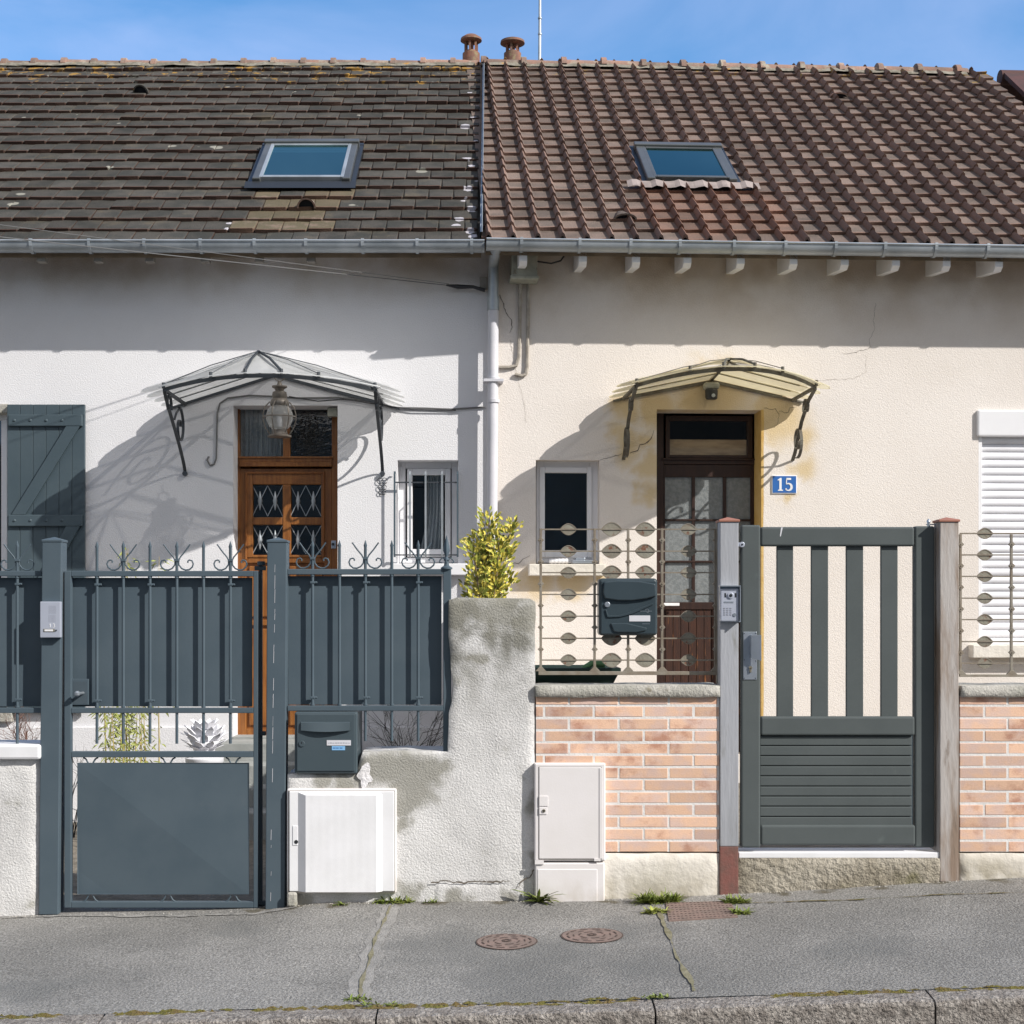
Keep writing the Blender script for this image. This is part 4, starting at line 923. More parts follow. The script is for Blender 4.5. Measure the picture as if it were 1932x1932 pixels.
# ------------------------------------------------------------------ wall fixtures
def scroll_pts(cx, cy, r0, turns, a0, n=26, sgn=1, shrink=.25):
    return [(cx+math.cos(a0+sgn*i/n*turns*2*math.pi)*r0*(1-(1-shrink)*i/n), cy+math.sin(a0+sgn*i/n*turns*2*math.pi)*r0*(1-(1-shrink)*i/n)) for i in range(n+1)]
m_paneclear = glassmat('pane_top', (.99, .99, .99), .06, refl=.8)
def canopy(fr, um, halfw, dc, zc, zp, dr, mglass, miron, label, tip, panes, name='door_canopy', bulge=.28, cu=None, brack=None, peakdx=0):
    s0 = fr.s(um); root = thing(name, label, 'canopy', fr.P(s0, 0, zc), 'glazed door canopies')
    th = .008
    def zside(d, t): return zp[0]+(zc-zp[0])*t          # t 0 at the ridge, 1 at the bracket line
    sr = s0+peakdx
    # rim: straight side arms, bowed front
    rim = []
    for i in range(13):
        q = -1+2*i/12; o = dc+bulge*(1-q*q); z = zc+.055*(1-q*q); rim.append((s0+halfw*q, o, z))
    apex = (sr, dr, zp[1])
    # side panes: strips parallel to the wall, stepping from the ridge down to rounded tips
    for sg in (-1, 1):
        np_ = panes
        for k in range(np_):
            o0 = dc*k/np_+.004; o1 = dc*(k+1)/np_+.012
            ext = tip*(1-.10*(k-np_/2)**2/np_) + rnd(-.01, .01)
            lift = .010*k
            def pt(o, x):     # x from the ridge outwards in metres
                t = x/halfw; fro = min(1, o/dr)
                return fr.P((sr if x == 0 else s0)+sg*x, o, (zp[0]+(zp[1]-zp[0])*fro)*(1-t)+zc*t+lift+.02)
            xe = halfw+ext; rr = (o1-o0)/2
            x0 = 0.0 if o1 < dr+.1 else .12
            outl = [pt(o0, x0), pt(o0, xe-rr*1.3)]+[pt((o0+o1)/2-rr*math.cos(a*math.pi/6), xe-rr*1.3+rr*1.6*math.sin(a*math.pi/6)) for a in range(1, 6)]+[pt(o1, xe-rr*1.3), pt(o1, x0)]
            m = MB(); n = len(outl); up = [p+Vector((0, 0, th)) for p in outl]
            m.add(outl+up, [tuple(range(n)), tuple(range(2*n-1, n-1, -1))]+[(i, n+i, n+(i+1) % n, (i+1) % n) for i in range(n)]); m.build('glass_pane', mglass, root, top=m_paneclear)
            m = MB(); m.tube([pt(o0, 0)-Vector((0, 0, .008)), pt(o0, xe-rr*1.5)-Vector((0, 0, .008))], .007, 4); m.build('glazing_bar', miron, root)
    # front fan of triangular panes
    for sg in (-1, 1):
        m = MB(); q = [fr.P(sr, dc-.03, zp[1]+.017), fr.P(sr, dr+.01, zp[1]+.017), fr.P(s0+sg*halfw*1.05, dc+.04, zc+.014), fr.P(s0+sg*halfw*1.05, dc-.03, zc+.014)]; m.add(q+[v+Vector((0, 0, th)) for v in q], [(0, 1, 2, 3), (7, 6, 5, 4), (0, 4, 5, 1), (1, 5, 6, 2), (2, 6, 7, 3), (3, 7, 4, 0)]); m.build('glass_pane', mglass, root, top=m_paneclear)
    idx = [0, 3, 5, 7, 9, 12]
    A = fr.P(*apex)
    for a, b in zip(idx, idx[1:]):
        pts = [A+Vector((0, 0, .02))]
        for i in range(a, b+1):
            s, o, z = rim[i]; s1 = s+(s-s0)*.05; pts.append(fr.P(s1, o+.05, z+.012))
        n = len(pts); up = [p+Vector((0, 0, th)) for p in pts]; m = MB()
        m.add(pts+up, [tuple(range(n)), tuple(range(2*n-1, n-1, -1))]+[(i, n+i, n+(i+1) % n, (i+1) % n) for i in range(n)]); m.build('glass_pane', mglass, root, top=m_paneclear)
    for i in idx:
        s, o, z = rim[i]; m = MB(); e = fr.P(s, o+.035, z+.035)
        d = (e-A); m.tube([A+Vector((0, 0, .04)), A+d*.5+Vector((0, 0, .038)), e], .0095 if i in (5, 7) else .004, 4)
        m.cyl(e-Vector((0, 0, .03)), e+Vector((0, 0, .012)), .012, n=8); m.build('hip_bar', miron, root)
    m = MB()
    P = []
    for s, o, z in rim:
        for dz, do in ((-.012, 0), (.016, 0), (.016, .008), (-.012, .008)): P.append(fr.P(s, o+do, z+dz))
    m.add(P, [(4*i+j, 4*i+(j+1) % 4, 4*i+4+(j+1) % 4, 4*i+4+j) for i in range(12) for j in range(4)]+[(0, 1, 2, 3), (48, 51, 50, 49)])
    for sg in (-1, 1): m.box(fr, s0+sg*halfw-.012, s0+sg*halfw+.012, .0, dc+.0, zc-.010, zc+.010)
    m.build('rim', miron, root)
    m = MB(); m.tube([fr.P(s0-halfw-tip*.8, .012, zc-(zp[0]-zc)/halfw*tip*.8), fr.P(sr, .012, zp[0]), fr.P(s0+halfw+tip*.8, .012, zc-(zp[0]-zc)/halfw*tip*.8)], .010, 4)
    m.tube([fr.P(sr, 0, zp[0]+.02), A+Vector((0, 0, .03))], .012, 4); m.build('wall_bar', miron, root)
    for sg in (-1, 1): brack(root, fr, s0+sg*halfw, sg, dc, zc, miron)
    return root
def bracket_scroll(root, fr, s, sg, dc, zc, mi):
    zf_ = fr.z(894, 530) if fr is FL else 0; H = zc-zf_; m = MB()
    # main S bar from the rim end, bulging towards the wall, down to its foot
    pts = []
    for i in range(21):
        t = i/20; o = dc*(1-t)**1.65+.004; z = zc-.01-H*(t**.82); pts.append((o+.03*math.sin(t*math.pi), z))
    m.ribbon(fr, s-.012, s+.012, pts, .008); m.cyl(fr.P(s-.001, 0, zf_), fr.P(s, .03, zf_), .02, n=8)
    b = m.build('bracket', mi, root)
    m = MB(); m.ribbon(fr, s-.010, s+.010, scroll_pts(dc*.28, zc-.20, .15, 1.25, R(75), sgn=1, shrink=.18), .008); m.build('scroll', mi, b)
    m = MB(); m.ribbon(fr, s-.010, s+.010, scroll_pts(dc*.80, zc-.085, .085, 1.1, R(200), sgn=-1, shrink=.25), .008); m.build('scroll', mi, b)
    m = MB(); m.ribbon(fr, s-.008, s+.008, [(dc*.05, zc-.02), (dc*.25, zc-.045), (dc*.45, zc-.11), (dc*.55, zc-.17)], .007); m.build('scroll', mi, b)
canopy(FL, 536, .755, .72, FL.z(763), (1.855+CZ-.03, 1.835+CZ), .80, m_frost, m_iron, 'large dark iron canopy with pale glass panes above the oak door', .16, 4, brack=bracket_scroll, peakdx=-.07)
def bracket_plain(root, fr, s, sg, dc, zc, mi):
    zf_ = fr.z(868, 1340); H = zc-zf_; m = MB()
    m.ribbon(fr, s-.013, s+.013, [(dc, zc-.01), (dc*.72, zc-.07), (dc*.42, zc-.2), (dc*.12, zf_+.05), (.004, zf_)], .009)
    b = m.build('bracket', mi, root)
    m = MB(); m.ribbon(fr, s-.011, s+.011, scroll_pts(.16, zf_+.13, .13, 1.3, R(250), sgn=1, shrink=.3), .009); m.build('scroll', mi, b)
    m = MB(); m.ribbon(fr, s-.011, s+.011, scroll_pts(.40, zc-.11, .075, 1.0, R(200), sgn=-1, shrink=.3), .008); m.build('scroll', mi, b)
canopy(FR, 1336, .655, .64, FR.z(754, 1336), (FR.z(721, 1336), FR.z(721, 1336)+.03), .62, m_frost15, m_ironr, 'small rusty canopy with yellowed glass above the dark door', .10, 3, brack=bracket_plain, bulge=.42, peakdx=.03)

# lantern under the big canopy
dl = .62; lam = FL.lam(0, dl); s, z = FL.px(527.5, 787, dl); C_ = FL.P(s, dl, z); k = lam/F
root = thing('hanging_lantern', 'round ship lantern of aged metal and clear glass hanging above the oak door', 'lantern', C_-Vector((0, 0, .13)))
m = MB(); m.lathe(C_, [(.045, -.095), (.075, -.070), (.098, -.02), (.100, .012), (.085, .055), (.06, .082), (.05, .09)], 28); m.build('globe', m_lampglass, root, smooth=True)
m = MB(); m.lathe(C_, [(.085, -.145), (.088, -.135), (.06, -.125), (.055, -.10), (.046, -.092)], 24); m.build('lamp_base', m_brass, root, smooth=True)
m = MB(); m.lathe(C_, [(.066, .085), (.07, .10), (.062, .125), (.05, .135), (.056, .15), (.05, .18), (.03, .19), (.036, .205), (.055, .215), (.055, .225), (.02, .23), (.012, .26)], 24); m.build('lamp_cap', m_brass, root, smooth=True)
m = MB()
for a in range(6):
    an = a*math.pi/3+.2
    m.tube([C_+Vector((math.cos(an)*r, math.sin(an)*r, h)) for r, h in ((.07, -.125), (.100, -.08), (.118, -.02), (.118, .02), (.105, .07), (.07, .11))], .0045, 5)
m.tube([C_+Vector((math.cos(a)*.119, math.sin(a)*.119, .0)) for a in [i*math.pi/12 for i in range(25)]], .0045, 5)
m.build('lamp_cage', m_brass, root)
m = MB(); m.tube([C_+Vector((math.cos(a)*.04, 0, .30+math.sin(a)*.04)) for a in [i*math.pi/8 for i in range(17)]], .004, 5)
m.tube([C_+Vector((0, 0, .33)), C_+Vector((-.01, 0, .38)), C_+Vector((0, 0, .40))], .004, 5); m.build('hanging_ring', m_brass, root)
m = MB(); m.cyl(C_+Vector((0, 0, -.07)), C_+Vector((0, 0, .0)), .016); m.build('bulb', m_whitep, root, smooth=True)

# lamp / camera under the small canopy
do = .10; s, z = FR.px(1345, 738, do); c = FR.P(s, do, z)
root = thing('wall_camera', 'small black wall fitting with round lens under the yellowed canopy', 'camera', FR.P(s, 0, z-.07))
m = MB(); m.box(FR, s-.06, s+.055, .0, .10, z+.02, z+.07); m.build('housing', m_jbox, root, bevel=.015)
m = MB(); m.cyl(FR.P(s-.005, .07, z+.02), FR.P(s-.005, .07, z-.06), .05, .045, 20); m.build('dome', m_blackm, root, bevel=.012, smooth=True)
m = MB(); m.cyl(FR.P(s, .115, z-.035), FR.P(s, .124, z-.035), .014, n=14); m.build('lens', m_steel, root)

# house number plate
s0, z1 = FR.px(1455.5, 896.7); s1, _ = FR.px(1503, 896.7); z0 = FR.z(931.5, 1480)
root = thing('house_number_sign', 'blue enamel plate with white number 15 beside the dark door', 'sign', FR.P((s0+s1)/2, 0, z0))
m = MB(); m.box(FR, s0, s1, .001, .010, z0, z1); m.build('plate', m_white, root, bevel=.003)
m = MB(); m.box(FR, s0+.007, s1-.007, .0101, .0125, z0+.007, z1-.007); m.build('blue_field', m_blue, root)
W_ = s1-s0; H_ = z1-z0
def dig(pts, cx, cz, sc): return [(cx+x*sc, cz+y*sc) for x, y in pts]
one = [(-.18, 0), (.22, 0), (.22, .07), (.11, .10), (.11, 1), (.0, 1), (-.2, .86), (-.2, .80), (-.07, .82), (-.07, .10), (-.18, .07)]
cz = z0+H_*.15; sc = H_*.70
m = MB(); m.prism(FR, dig(one, s0+W_*.33, cz, sc), .0145, .0124)
m.build('digit', m_white, root)
def five():
    out_ = [(-.22, .52), (-.18, 1.0), (.20, 1.0), (.20, .86), (-.08, .86), (-.10, .64)]
    cx, cy, ro = 0.0, .32, .31
    a = [math.radians(q) for q in range(110, -165, -18)]
    arc_o = [(cx+ro*.85*math.cos(t), cy+ro*math.sin(t)) for t in a]
    arc_i = [(cx-.02+ro*.42*math.cos(t), cy+ro*.70*math.sin(t)) for t in reversed(a)]
    return out_+arc_o+[(-.14, .20)]+arc_i+[(-.14, .50)]
def strokes(m, fr, pts, wd, o):
    for (x0, y0, w0), (x1, y1, w1) in zip(pts, pts[1:]):
        d = Vector((x1-x0, y1-y0)); L_ = d.length
        if L_ == 0: continue
        q = Vector((-d.y, d.x))/L_
        m.add([fr.P(x0+q.x*w0, o, y0+q.y*w0), fr.P(x0-q.x*w0, o, y0-q.y*w0), fr.P(x1-q.x*w1, o, y1-q.y*w1), fr.P(x1+q.x*w1, o, y1+q.y*w1)], [(0, 1, 2, 3)])
def digit5(fr, cx, cz, sc, o, matl, parent, wk=1):
    m = MB(); g = []
    for q in range(125, -150, -15):
        t = R(q); wgt = .045+.055*max(0, math.cos(t)); g.append((cx+sc*(.26*math.cos(t)-.02), cz+sc*(.30+.27*math.sin(t)), sc*wgt*wk))
    strokes(m, fr, g, 0, o); strokes(m, fr, [(cx-sc*.17, cz+sc*.50, sc*.035), (cx-sc*.15, cz+sc*.97, sc*.035)], 0, o)
    strokes(m, fr, [(cx-sc*.18, cz+sc*.925, sc*.075), (cx+sc*.20, cz+sc*.925, sc*.075)], 0, o)
    strokes(m, fr, [(cx-sc*.24, cz+sc*.13, sc*.07), (cx-sc*.14, cz+sc*.13, sc*.07)], 0, o)
    return m.build('digit', matl, parent)
digit5(FR, s0+W_*.66, cz, sc, .0150, m_white, root)

# window grille of the white house
root = thing('window_grille', 'grey iron bar grille in front of the small left window', 'grille', FL.P(FL.s(803), .03, FL.z(1050)))
o = .055; zt, zb_ = FL.z(890, 800, o), FL.z(1050, 800, o)
for u in (744.5, 773.5, 803, 834, 863.5):
    s = FL.s(u, o); m = MB()
    ou = [(o-.035, zt-.012), (o-.03, zt), (o, zt+.0), (o+.004, zt-.02), (o+.004, zb_+.02), (o, zb_), (o-.02, zb_)]
    m.ribbon(FL, s-.007, s+.007, ou, .007); m.build('grille_bar', m_zinc if u in (773.5, 803, 834) else m_antb, root)
for v in (910, 1047):
    z = FL.z(v, 800, o); m = MB(); m.box(FL, FL.s(744, o), FL.s(864, o), o-.012, o-.002, z-.005, z+.005)
    m.build('cross_bar', m_iron, root)
# little dark curls where the right bracket of the large canopy meets the wall
m = MB(); s, z = FL.px(721, 912, .02)
for dz, r_ in ((0.02, .022), (-.03, .018), (-.07, .015)):
    for sg in (-1, 1): m.ribbon(FL, s-.004, s+.004, [(0, 0)], .003) if 0 else m.tube([FL.P(s+sg*r_*.8+math.cos(a)*r_, .012, z+dz+math.sin(a)*r_) for a in [i*math.pi/6 for i in range(12)]], .003, 4)
tag(m.build('wall_curls', m_iron, None), 'tiny dark curls on the wall below the right canopy bracket', 'ornament')

# wiring
def wire(name, fr, pts, r, matl, label, o=.012, cat='cable', parent=None, segs=6):
    m = MB(); P = []
    for a, b in zip(pts, pts[1:]):
        for i in range(4): t = i/4; P.append((a[0]+(b[0]-a[0])*t, a[1]+(b[1]-a[1])*t))
    P.append(pts[-1])
    m.tube([fr.P(*(lambda q: (q[0], o, q[1]))(fr.px(u, v, o))) for u, v in P], r, segs)
    x = m.build(name, matl, parent, smooth=True)
    return tag(x, label, cat) if parent is None else x
wire('electric_cable', FL, [(915, 768), (850, 772), (800, 770), (740, 769), (700, 757), (640, 750), (560, 751), (520, 748), (470, 746), (430, 751), (415, 761), (410, 780), (409, 830), (408, 865), (404, 876), (396, 878), (391, 868), (394, 861)], .0065, m_wireg, 'thin grey cable clipped along the white wall and ending in a hook')
wire('electric_cable', FL, [(860, 774), (780, 773), (720, 764), (650, 753), (600, 757), (545, 748)], .004, m_wire, 'second thin dark cable running beside the grey one under the canopy', .02)
m = MB()
a = FL.P(FL.s(915, .06), .06, FL.z(548, 915, .06)); 
def faraway(u, v, d): return Vector(((u-PU)*d/F, d, CZ+(PV-v)*d/F))
def overhead(u, v, d, a, r, label, sag=.0):
    b = faraway(u, v, d); e = a+(b-a)*2.6; m = MB(); m.tube([a+(e-a)*t-Vector((0, 0, sag*math.sin(t*math.pi))) for t in [i/20 for i in range(21)]], r, 5)
    tag(m.build('overhead_cable', m_wireg, None, smooth=True), label, 'cable', 'overhead wires to the house wall')
aa = FL.P(FL.s(842, .07), .07, FL.z(538, 842, .07))
overhead(0, 447, 9.9, aa, .0036, 'upper left overhead wire, the thicker one, reaching the white wall', 0)
overhead(0, 424, 9.7, aa+Vector((.02, 0, .01)), .0022, 'thin faint overhead wire just above the thicker wire', 0)
m = MB(); m.tube([a, a+(aa-a)*.3+Vector((0, 0, .015)), a+(aa-a)*.7, aa], [.014, .012, .018, .006], 6)
tag(m.build('cable_clamp', m_wire, None, smooth=True), 'black cable tensioner fixed to the white wall near the downpipe', 'clamp')
m = MB(); m.pbox(FL, 905, 919, 522, 546, .06, .06); tag(m.build('fixing_block', m_woodg, None, bevel=.003), 'small grey block behind the pipe holding the overhead cable', 'block')
# junction box and conduits
m = MB(); m.pbox(FR, 966, 1014, 478, 521, .18, .18); m.pbox(FR, 963, 1017, 519, 526, .19, .19)
tag(m.build('junction_box', m_jbox, None, bevel=.008), 'weathered grey green junction box under the right gutter', 'box')
wire('conduit', FR, [(982, 526), (981, 560), (980, 640), (979, 672), (974, 690), (960, 693), (941, 693)], .013, m_condt, 'left of two painted conduits, bending towards the downpipe', .016, 'conduit')
wire('conduit', FR, [(997, 526), (996, 600), (995, 690), (992, 706), (985, 709), (971, 706)], .013, m_condt, 'right of two painted conduits below the junction box', .016, 'conduit')
wire('electric_cable', FR, [(1012, 493), (1040, 497), (1058, 492), (1066, 480)], .006, m_wire, 'short dark cable looping from the junction box under the eaves', .1)
# things on the cream window sill
s, z = FR.px(1050, 1063, .02); m = MB(); m.cyl(FR.P(FR.s(1037, .0), -.02, z+.02), FR.P(FR.s(1072, .0), -.02, z+.02), .018, n=14)
for i in range(5): m.cyl(FR.P(FR.s(1040+i*7, .0), -.02, z+.02), FR.P(FR.s(1043+i*7, .0), -.02, z+.02), .020, n=14)
tag(m.build('tube_roll', m_whitep, None, smooth=True), 'short white ribbed tube lying on the cream window sill', 'tube')
m = MB(); m.box(FR, FR.s(1080), FR.s(1122), -.08, .02, z, z+.025); m.box(FR, FR.s(1086), FR.s(1104), -.06, .0, z+.024, z+.045)
tag(m.build('small_tin', m_steel, None, bevel=.004), 'flat grey tin lying at the right end of the cream window sill', 'tin')
# ------------------------------------------------------------------ front boundary
def vb(fr, u0, u1, v0, v1, o0, o1, name, matl, parent, bevel=.002, **k):     # front at o1, back at o0
    return fb(fr, u0, u1, v0, v1, o1, o1-o0, name, matl, parent, bevel, **k)
def rough_block(fr, outline, o1, o0, matl, name, parent=None, cell=.035, amp=.006, edge=.010, seed=0, label=None):
    """a rendered masonry block: outline of (s,z) corners, subdivided and made uneven; front at o1"""
    bm = bmesh.new(); n = len(outline)
    pts = []
    for i in range(n):
        a = Vector(outline[i]); b = Vector(outline[(i+1) % n]); k = max(1, int((b-a).length/cell))
        for j in range(k): pts.append(a+(b-a)*j/k)
    m = MB()
    # front as a grid clipped to the outline is awkward: use triangulated fill with interior points
    from mathutils.geometry import delaunay_2d_cdt
    N_ = len(pts); inner = []
    s0 = min(p.x for p in pts); s1 = max(p.x for p in pts); z0 = min(p.y for p in pts); z1 = max(p.y for p in pts)
    def inside(x, y):
        c = False
        for i in range(n):
            (ax, ay), (bx, by) = outline[i], outline[(i+1) % n]
            if (ay > y) != (by > y) and x < (bx-ax)*(y-ay)/(by-ay)+ax: c = not c
        return c
    def dist(x, y):
        d = 9
        for i in range(n):
            a = Vector(outline[i]); b = Vector(outline[(i+1) % n]); ab = b-a; t = max(0, min(1, (Vector((x, y))-a).dot(ab)/ab.length_squared)); d = min(d, (Vector((x, y))-a-ab*t).length)
        return d
    y = z0+cell/2; r = 0
    while y < z1:
        x = s0+cell/2+(r % 2)*cell/2
        while x < s1:
            if inside(x, y) and dist(x, y) > cell*.45: inner.append(Vector((x, y)))
            x += cell
        y += cell*.9; r += 1
    allp = pts+inner
    vs, es, fs, *_ = delaunay_2d_cdt([Vector((p.x, p.y)) for p in allp], [(i, (i+1) % N_) for i in range(N_)], [], 1, 1e-6)
    def disp(x, y, e):
        q = Vector((x*3, y*3, seed)); w_ = amp*(MN.noise(q)+.6*MN.noise(q*4)+.4*MN.noise(q*11))
        return w_-(edge if e else 0)
    P = []; 
    for i, v in enumerate(vs):
        e = i < N_; jx = jz = 0
        if e: q = Vector((v.x*11, v.y*11, seed+5)); jx = .006*MN.noise(q)+.004*MN.noise(q*3); jz = .006*MN.noise(q+Vector((9, 0, 0)))+.004*MN.noise(q*3+Vector((5, 0, 0)))
        P.append(fr.P(v.x+jx, o1+disp(v.x, v.y, e), v.y+jz))
    m.add(P, [tuple(f) for f in fs])
    L1 = [P[i] for i in range(N_)]
    # rounded shoulder then straight back
    cx = sum(p.x for p in pts)/N_; cz_ = sum(p.y for p in pts)/N_
    def ringo(o, grow):
        out_ = []
        for i, p in enumerate(pts):
            a = pts[i-1]; b = pts[(i+1) % N_]; d = (b-a).normalized(); q = Vector((d.y, -d.x))
            area = 1
            jj = .005*MN.noise(Vector((p.x*9, p.y*9, o*20+seed)))
            out_.append(fr.P(p.x+q.x*(grow+jj)*SG, o, p.y+q.y*(grow+jj)*SG))
        return out_
    A2 = sum(pts[i].x*pts[(i+1) % N_].y-pts[(i+1) % N_].x*pts[i].y for i in range(N_)); SG = 1 if A2 > 0 else -1
    k = max(2, int((o1-o0)/.06)); rings = [L1]+[ringo(o1-edge*1.6-(o1-o0-edge*1.6)*j/k, edge*.7) for j in range(k+1)]
    b0 = len(m.v)
    m.add([p for r_ in rings for p in r_], [(j*N_+i, j*N_+(i+1) % N_, (j+1)*N_+(i+1) % N_, (j+1)*N_+i) for j in range(len(rings)-1) for i in range(N_)])
    o = m.build(name, matl, parent, smooth=True)
    bm = bmesh.new(); bm.from_mesh(o.data); bmesh.ops.remove_doubles(bm, verts=bm.verts, dist=.0004); bmesh.ops.recalc_face_normals(bm, faces=bm.faces); bm.to_mesh(o.data); bm.free()
    return o
def SZ(fr, pts, o=0): return [fr.px(u, v, o) for u, v in pts]
# --- concrete wall with pillar
pil = rough_block(FF, SZ(FF, [(543, 1760), (543, 1462), (672, 1461), (684, 1421), (764, 1418), (846, 1420), (848, 1345), (853, 1322), (856, 1290), (852, 1262), (850, 1228), (847, 1200), (847.5, 1133), (862, 1129), (1000, 1131), (1008.5, 1136), (1008, 1380), (1006, 1755)]), 0.0, -.30, m_conc, 'concrete_wall', cell=.030, seed=3, amp=.004, edge=.006)
tag(pil, 'tall rough grey concrete pillar stepping down to a low wall under the grey mailbox', 'wall')
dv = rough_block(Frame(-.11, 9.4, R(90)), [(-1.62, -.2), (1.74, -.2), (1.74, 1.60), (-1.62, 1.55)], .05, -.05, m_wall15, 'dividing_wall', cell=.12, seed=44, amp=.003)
tag(dv, 'thin rendered wall dividing the two front gardens behind the concrete pillar', 'wall')
# fill behind: low coping lips, white plaster patch
m = MB()
def flat_patch(fr, u, v, ru, rv, matl, name, parent, o=.012, n=16, jag=.8, seed=0):
    m = MB(); uu = u; ring = []
    for i in range(n):
        a = i*2*math.pi/n; q = 1+jag*MN.noise(Vector((math.cos(a)*1.6+u*.1, math.sin(a)*1.6+v*.1, seed)))
        s, z = fr.px(u+ru*q*math.cos(a), v+rv*q*math.sin(a), o); ring.append(fr.P(s, o+.002*MN.noise(Vector((i, u, v))), z))
    s, z = fr.px(u, v, o); m.add([fr.P(s, o+.003, z)]+ring, [(0, 1+i, 1+(i+1) % n) for i in range(n)]); return m.build(name, matl, parent, smooth=True)
m_plast = mat('plaster_patch', (.76, .74, .75), (.66, .64, .64), scale=20, rough=.95, bump=.8, bscale=50)
flat_patch(FF, 689, 1464, 13, 22, m_plast, 'plaster_patch', pil, .009, 24, .6)
# broken skirt at the foot
ow = WL[pil.name]
add_stains(m_conc, [(FF.P(*[FF.s(u), 0, FF.z(v, u)])-ow, r_) for u, v, r_ in [(700, 1450, .08), (735, 1450, .10), (775, 1445, .10), (815, 1450, .09), (840, 1440, .05), (600, 1470, .06), (650, 1475, .06), (780, 1490, .10), (760, 1520, .07), (1000, 1520, .05), (1004, 1620, .04), (760, 1560, .05), (770, 1680, .06), (860, 1690, .06), (960, 1690, .05), (930, 1145, .12), (860, 1150, .08), (1000, 1160, .1), (900, 1240, .04), (560, 1700, .06)]], (.27, .26, .22), .8, .55, 1.25, .22, 7)
for pts in ([(813, 1664), (840, 1661), (870, 1664), (905, 1662), (940, 1663), (962, 1661)], [(1008, 1640), (1000, 1655), (985, 1662), (975, 1675)]): crack(FF, pts, pil, .012, m_crack_gap, .01, .009)
rb = rough_block(FF, SZ(FF, [(815, 1720), (818, 1664), (850, 1661), (900, 1664), (962, 1660), (972, 1668), (975, 1720)]), .006, -.02, m_conc, 'base_render', pil, cell=.03, seed=9)
# --- low rendered wall at the left
lw = thing('low_wall', 'low grey rendered wall with white cap left of the grey gate', 'wall', FF.P(-2.7, 0, zf(-2.7)))
rough_block(FF, SZ(FF, [(-260, 1790), (-260, 1432), (70, 1432), (72, 1560), (72, 1780)]), -.01, -.22, m_conc, 'wall_body', lw, cell=.04, seed=21)
m = MB(); m.pbox(FF, -260, 75.5, 1405, 1433, .02, .30); m.build('wall_cap', m_whitep, lw, bevel=.012)

# --- posts
def cap4(fr, u0, u1, v0, v1, o1, dep, over, name, matl, parent):
    s0, s1 = fr.s(u0, o1)-over, fr.s(u1, o1)+over; zb, zt = fr.z(v1, (u0+u1)/2, o1), fr.z(v0, (u0+u1)/2, o1); a = o1+over; b = o1-dep-over; zm = zb+(zt-zb)*.42
    P = [fr.P(s, o, z) for z in (zb, zm) for s, o in ((s0, a), (s1, a), (s1, b), (s0, b))]+[fr.P((s0+s1)/2, (a+b)/2, zt)]
    m = MB(); m.add(P, [(0, 3, 2, 1), (0, 1, 5, 4), (1, 2, 6, 5), (2, 3, 7, 6), (3, 0, 4, 7), (4, 5, 8), (5, 6, 8), (6, 7, 8), (7, 4, 8)]); return m.build(name, matl, parent, bevel=.002)
def post13(ut, ub, v0, v1, label, split=False):
    r = thing('gate_post', label, 'post', FF.P(FF.s(ub[0]+18), 0, FF.z(v1, 100)), 'grey metal gate posts')
    (a0, a1), (b0, b1) = ut, ub; m = MB(); z1, z0 = FF.z(v0, 0), FF.z(v1, 0)
    P = [FF.P(FF.s(u), o, z) for z, (p, q) in ((z0, (b0, b1)), (z1, (a0, a1))) for u, o in ((p, 0), (q, 0), (q, -.10), (p, -.10))]
    m.add(P, [(0, 3, 2, 1), (4, 5, 6, 7), (0, 1, 5, 4), (1, 2, 6, 5), (2, 3, 7, 6), (3, 0, 4, 7)]); m.build('post_body', m_antb, r, bevel=.004)
    cap4(FF, a0, a1, v0-10, v0+.5, 0, .10, .003, 'post_cap', m_antb, r); return r
post13((79.5, 116), (72.5, 109.5), 1022, 1726, 'left grey metal gate post carrying the silver intercom number 13')
pr = post13((504, 541), (500.5, 537), 1023, 1719, 'right grey metal gate post with a scratched white line, beside the mailbox')
m = MB(); v = 1035
while v < 1690:
    L_ = rnd(3, 26)
    if rnd(0, 1) < .62:
        u = 520+(v-1023)*-.014+1.5*MN.noise(Vector((v*.01, 0, 0))); a = FF.px(u, v, .001); b = FF.px(u-.5, v+L_, .001); w_ = rnd(.0006, .0016)
        m.quad(FF.P(a[0]-w_, .0012, a[1]), FF.P(a[0]+w_*.5, .0012, a[1]), FF.P(b[0]+w_*.5, .0012, b[1]), FF.P(b[0]-w_, .0012, b[1]))
    v += L_*rnd(1.0, 1.7)
tag(m.build('scratch_marks', m_label, pr), kind='stuff')

# --- grey metal gate and fence with spear bars and scrolls
def tubeF(fr, pts, r, o, segs=6, m=None):
    m = m or MB(); m.tube([fr.P(fr.s(u, o), o, fr.z(v, u, o)) for u, v in pts], r, segs); return m
def spear_bar(par, u, vt, vrail, v1, o, vlow0=None, vlow1=None):
    m = MB(); s = FF.s(u, o); r = .0075
    zt = FF.z(vt, u, o); m.tube([FF.P(s, o, FF.z(vrail, u, o)-.003), FF.P(s, o, zt-.035), FF.P(s, o, zt-.028), FF.P(s, o, zt)], [r, r, .0095, .001], 10)
    m.cyl(FF.P(s, o, FF.z(vrail+9, u, o)), FF.P(s, o, FF.z(v1, u, o)+.003), r, n=10)
    m.cyl(FF.P(s, o, FF.z(vrail+9, u, o)-.002), FF.P(s, o, FF.z(vrail+14, u, o)), .011, n=10); m.cyl(FF.P(s, o, FF.z(v1-4, u, o)), FF.P(s, o, FF.z(v1, u, o)+.002), .011, n=10)
    if vlow0: m.cyl(FF.P(s, o, FF.z(vlow0, u, o)), FF.P(s, o, FF.z(vlow1, u, o)), r, n=10)
    return m.build('bar', m_antb, par, smooth=True)
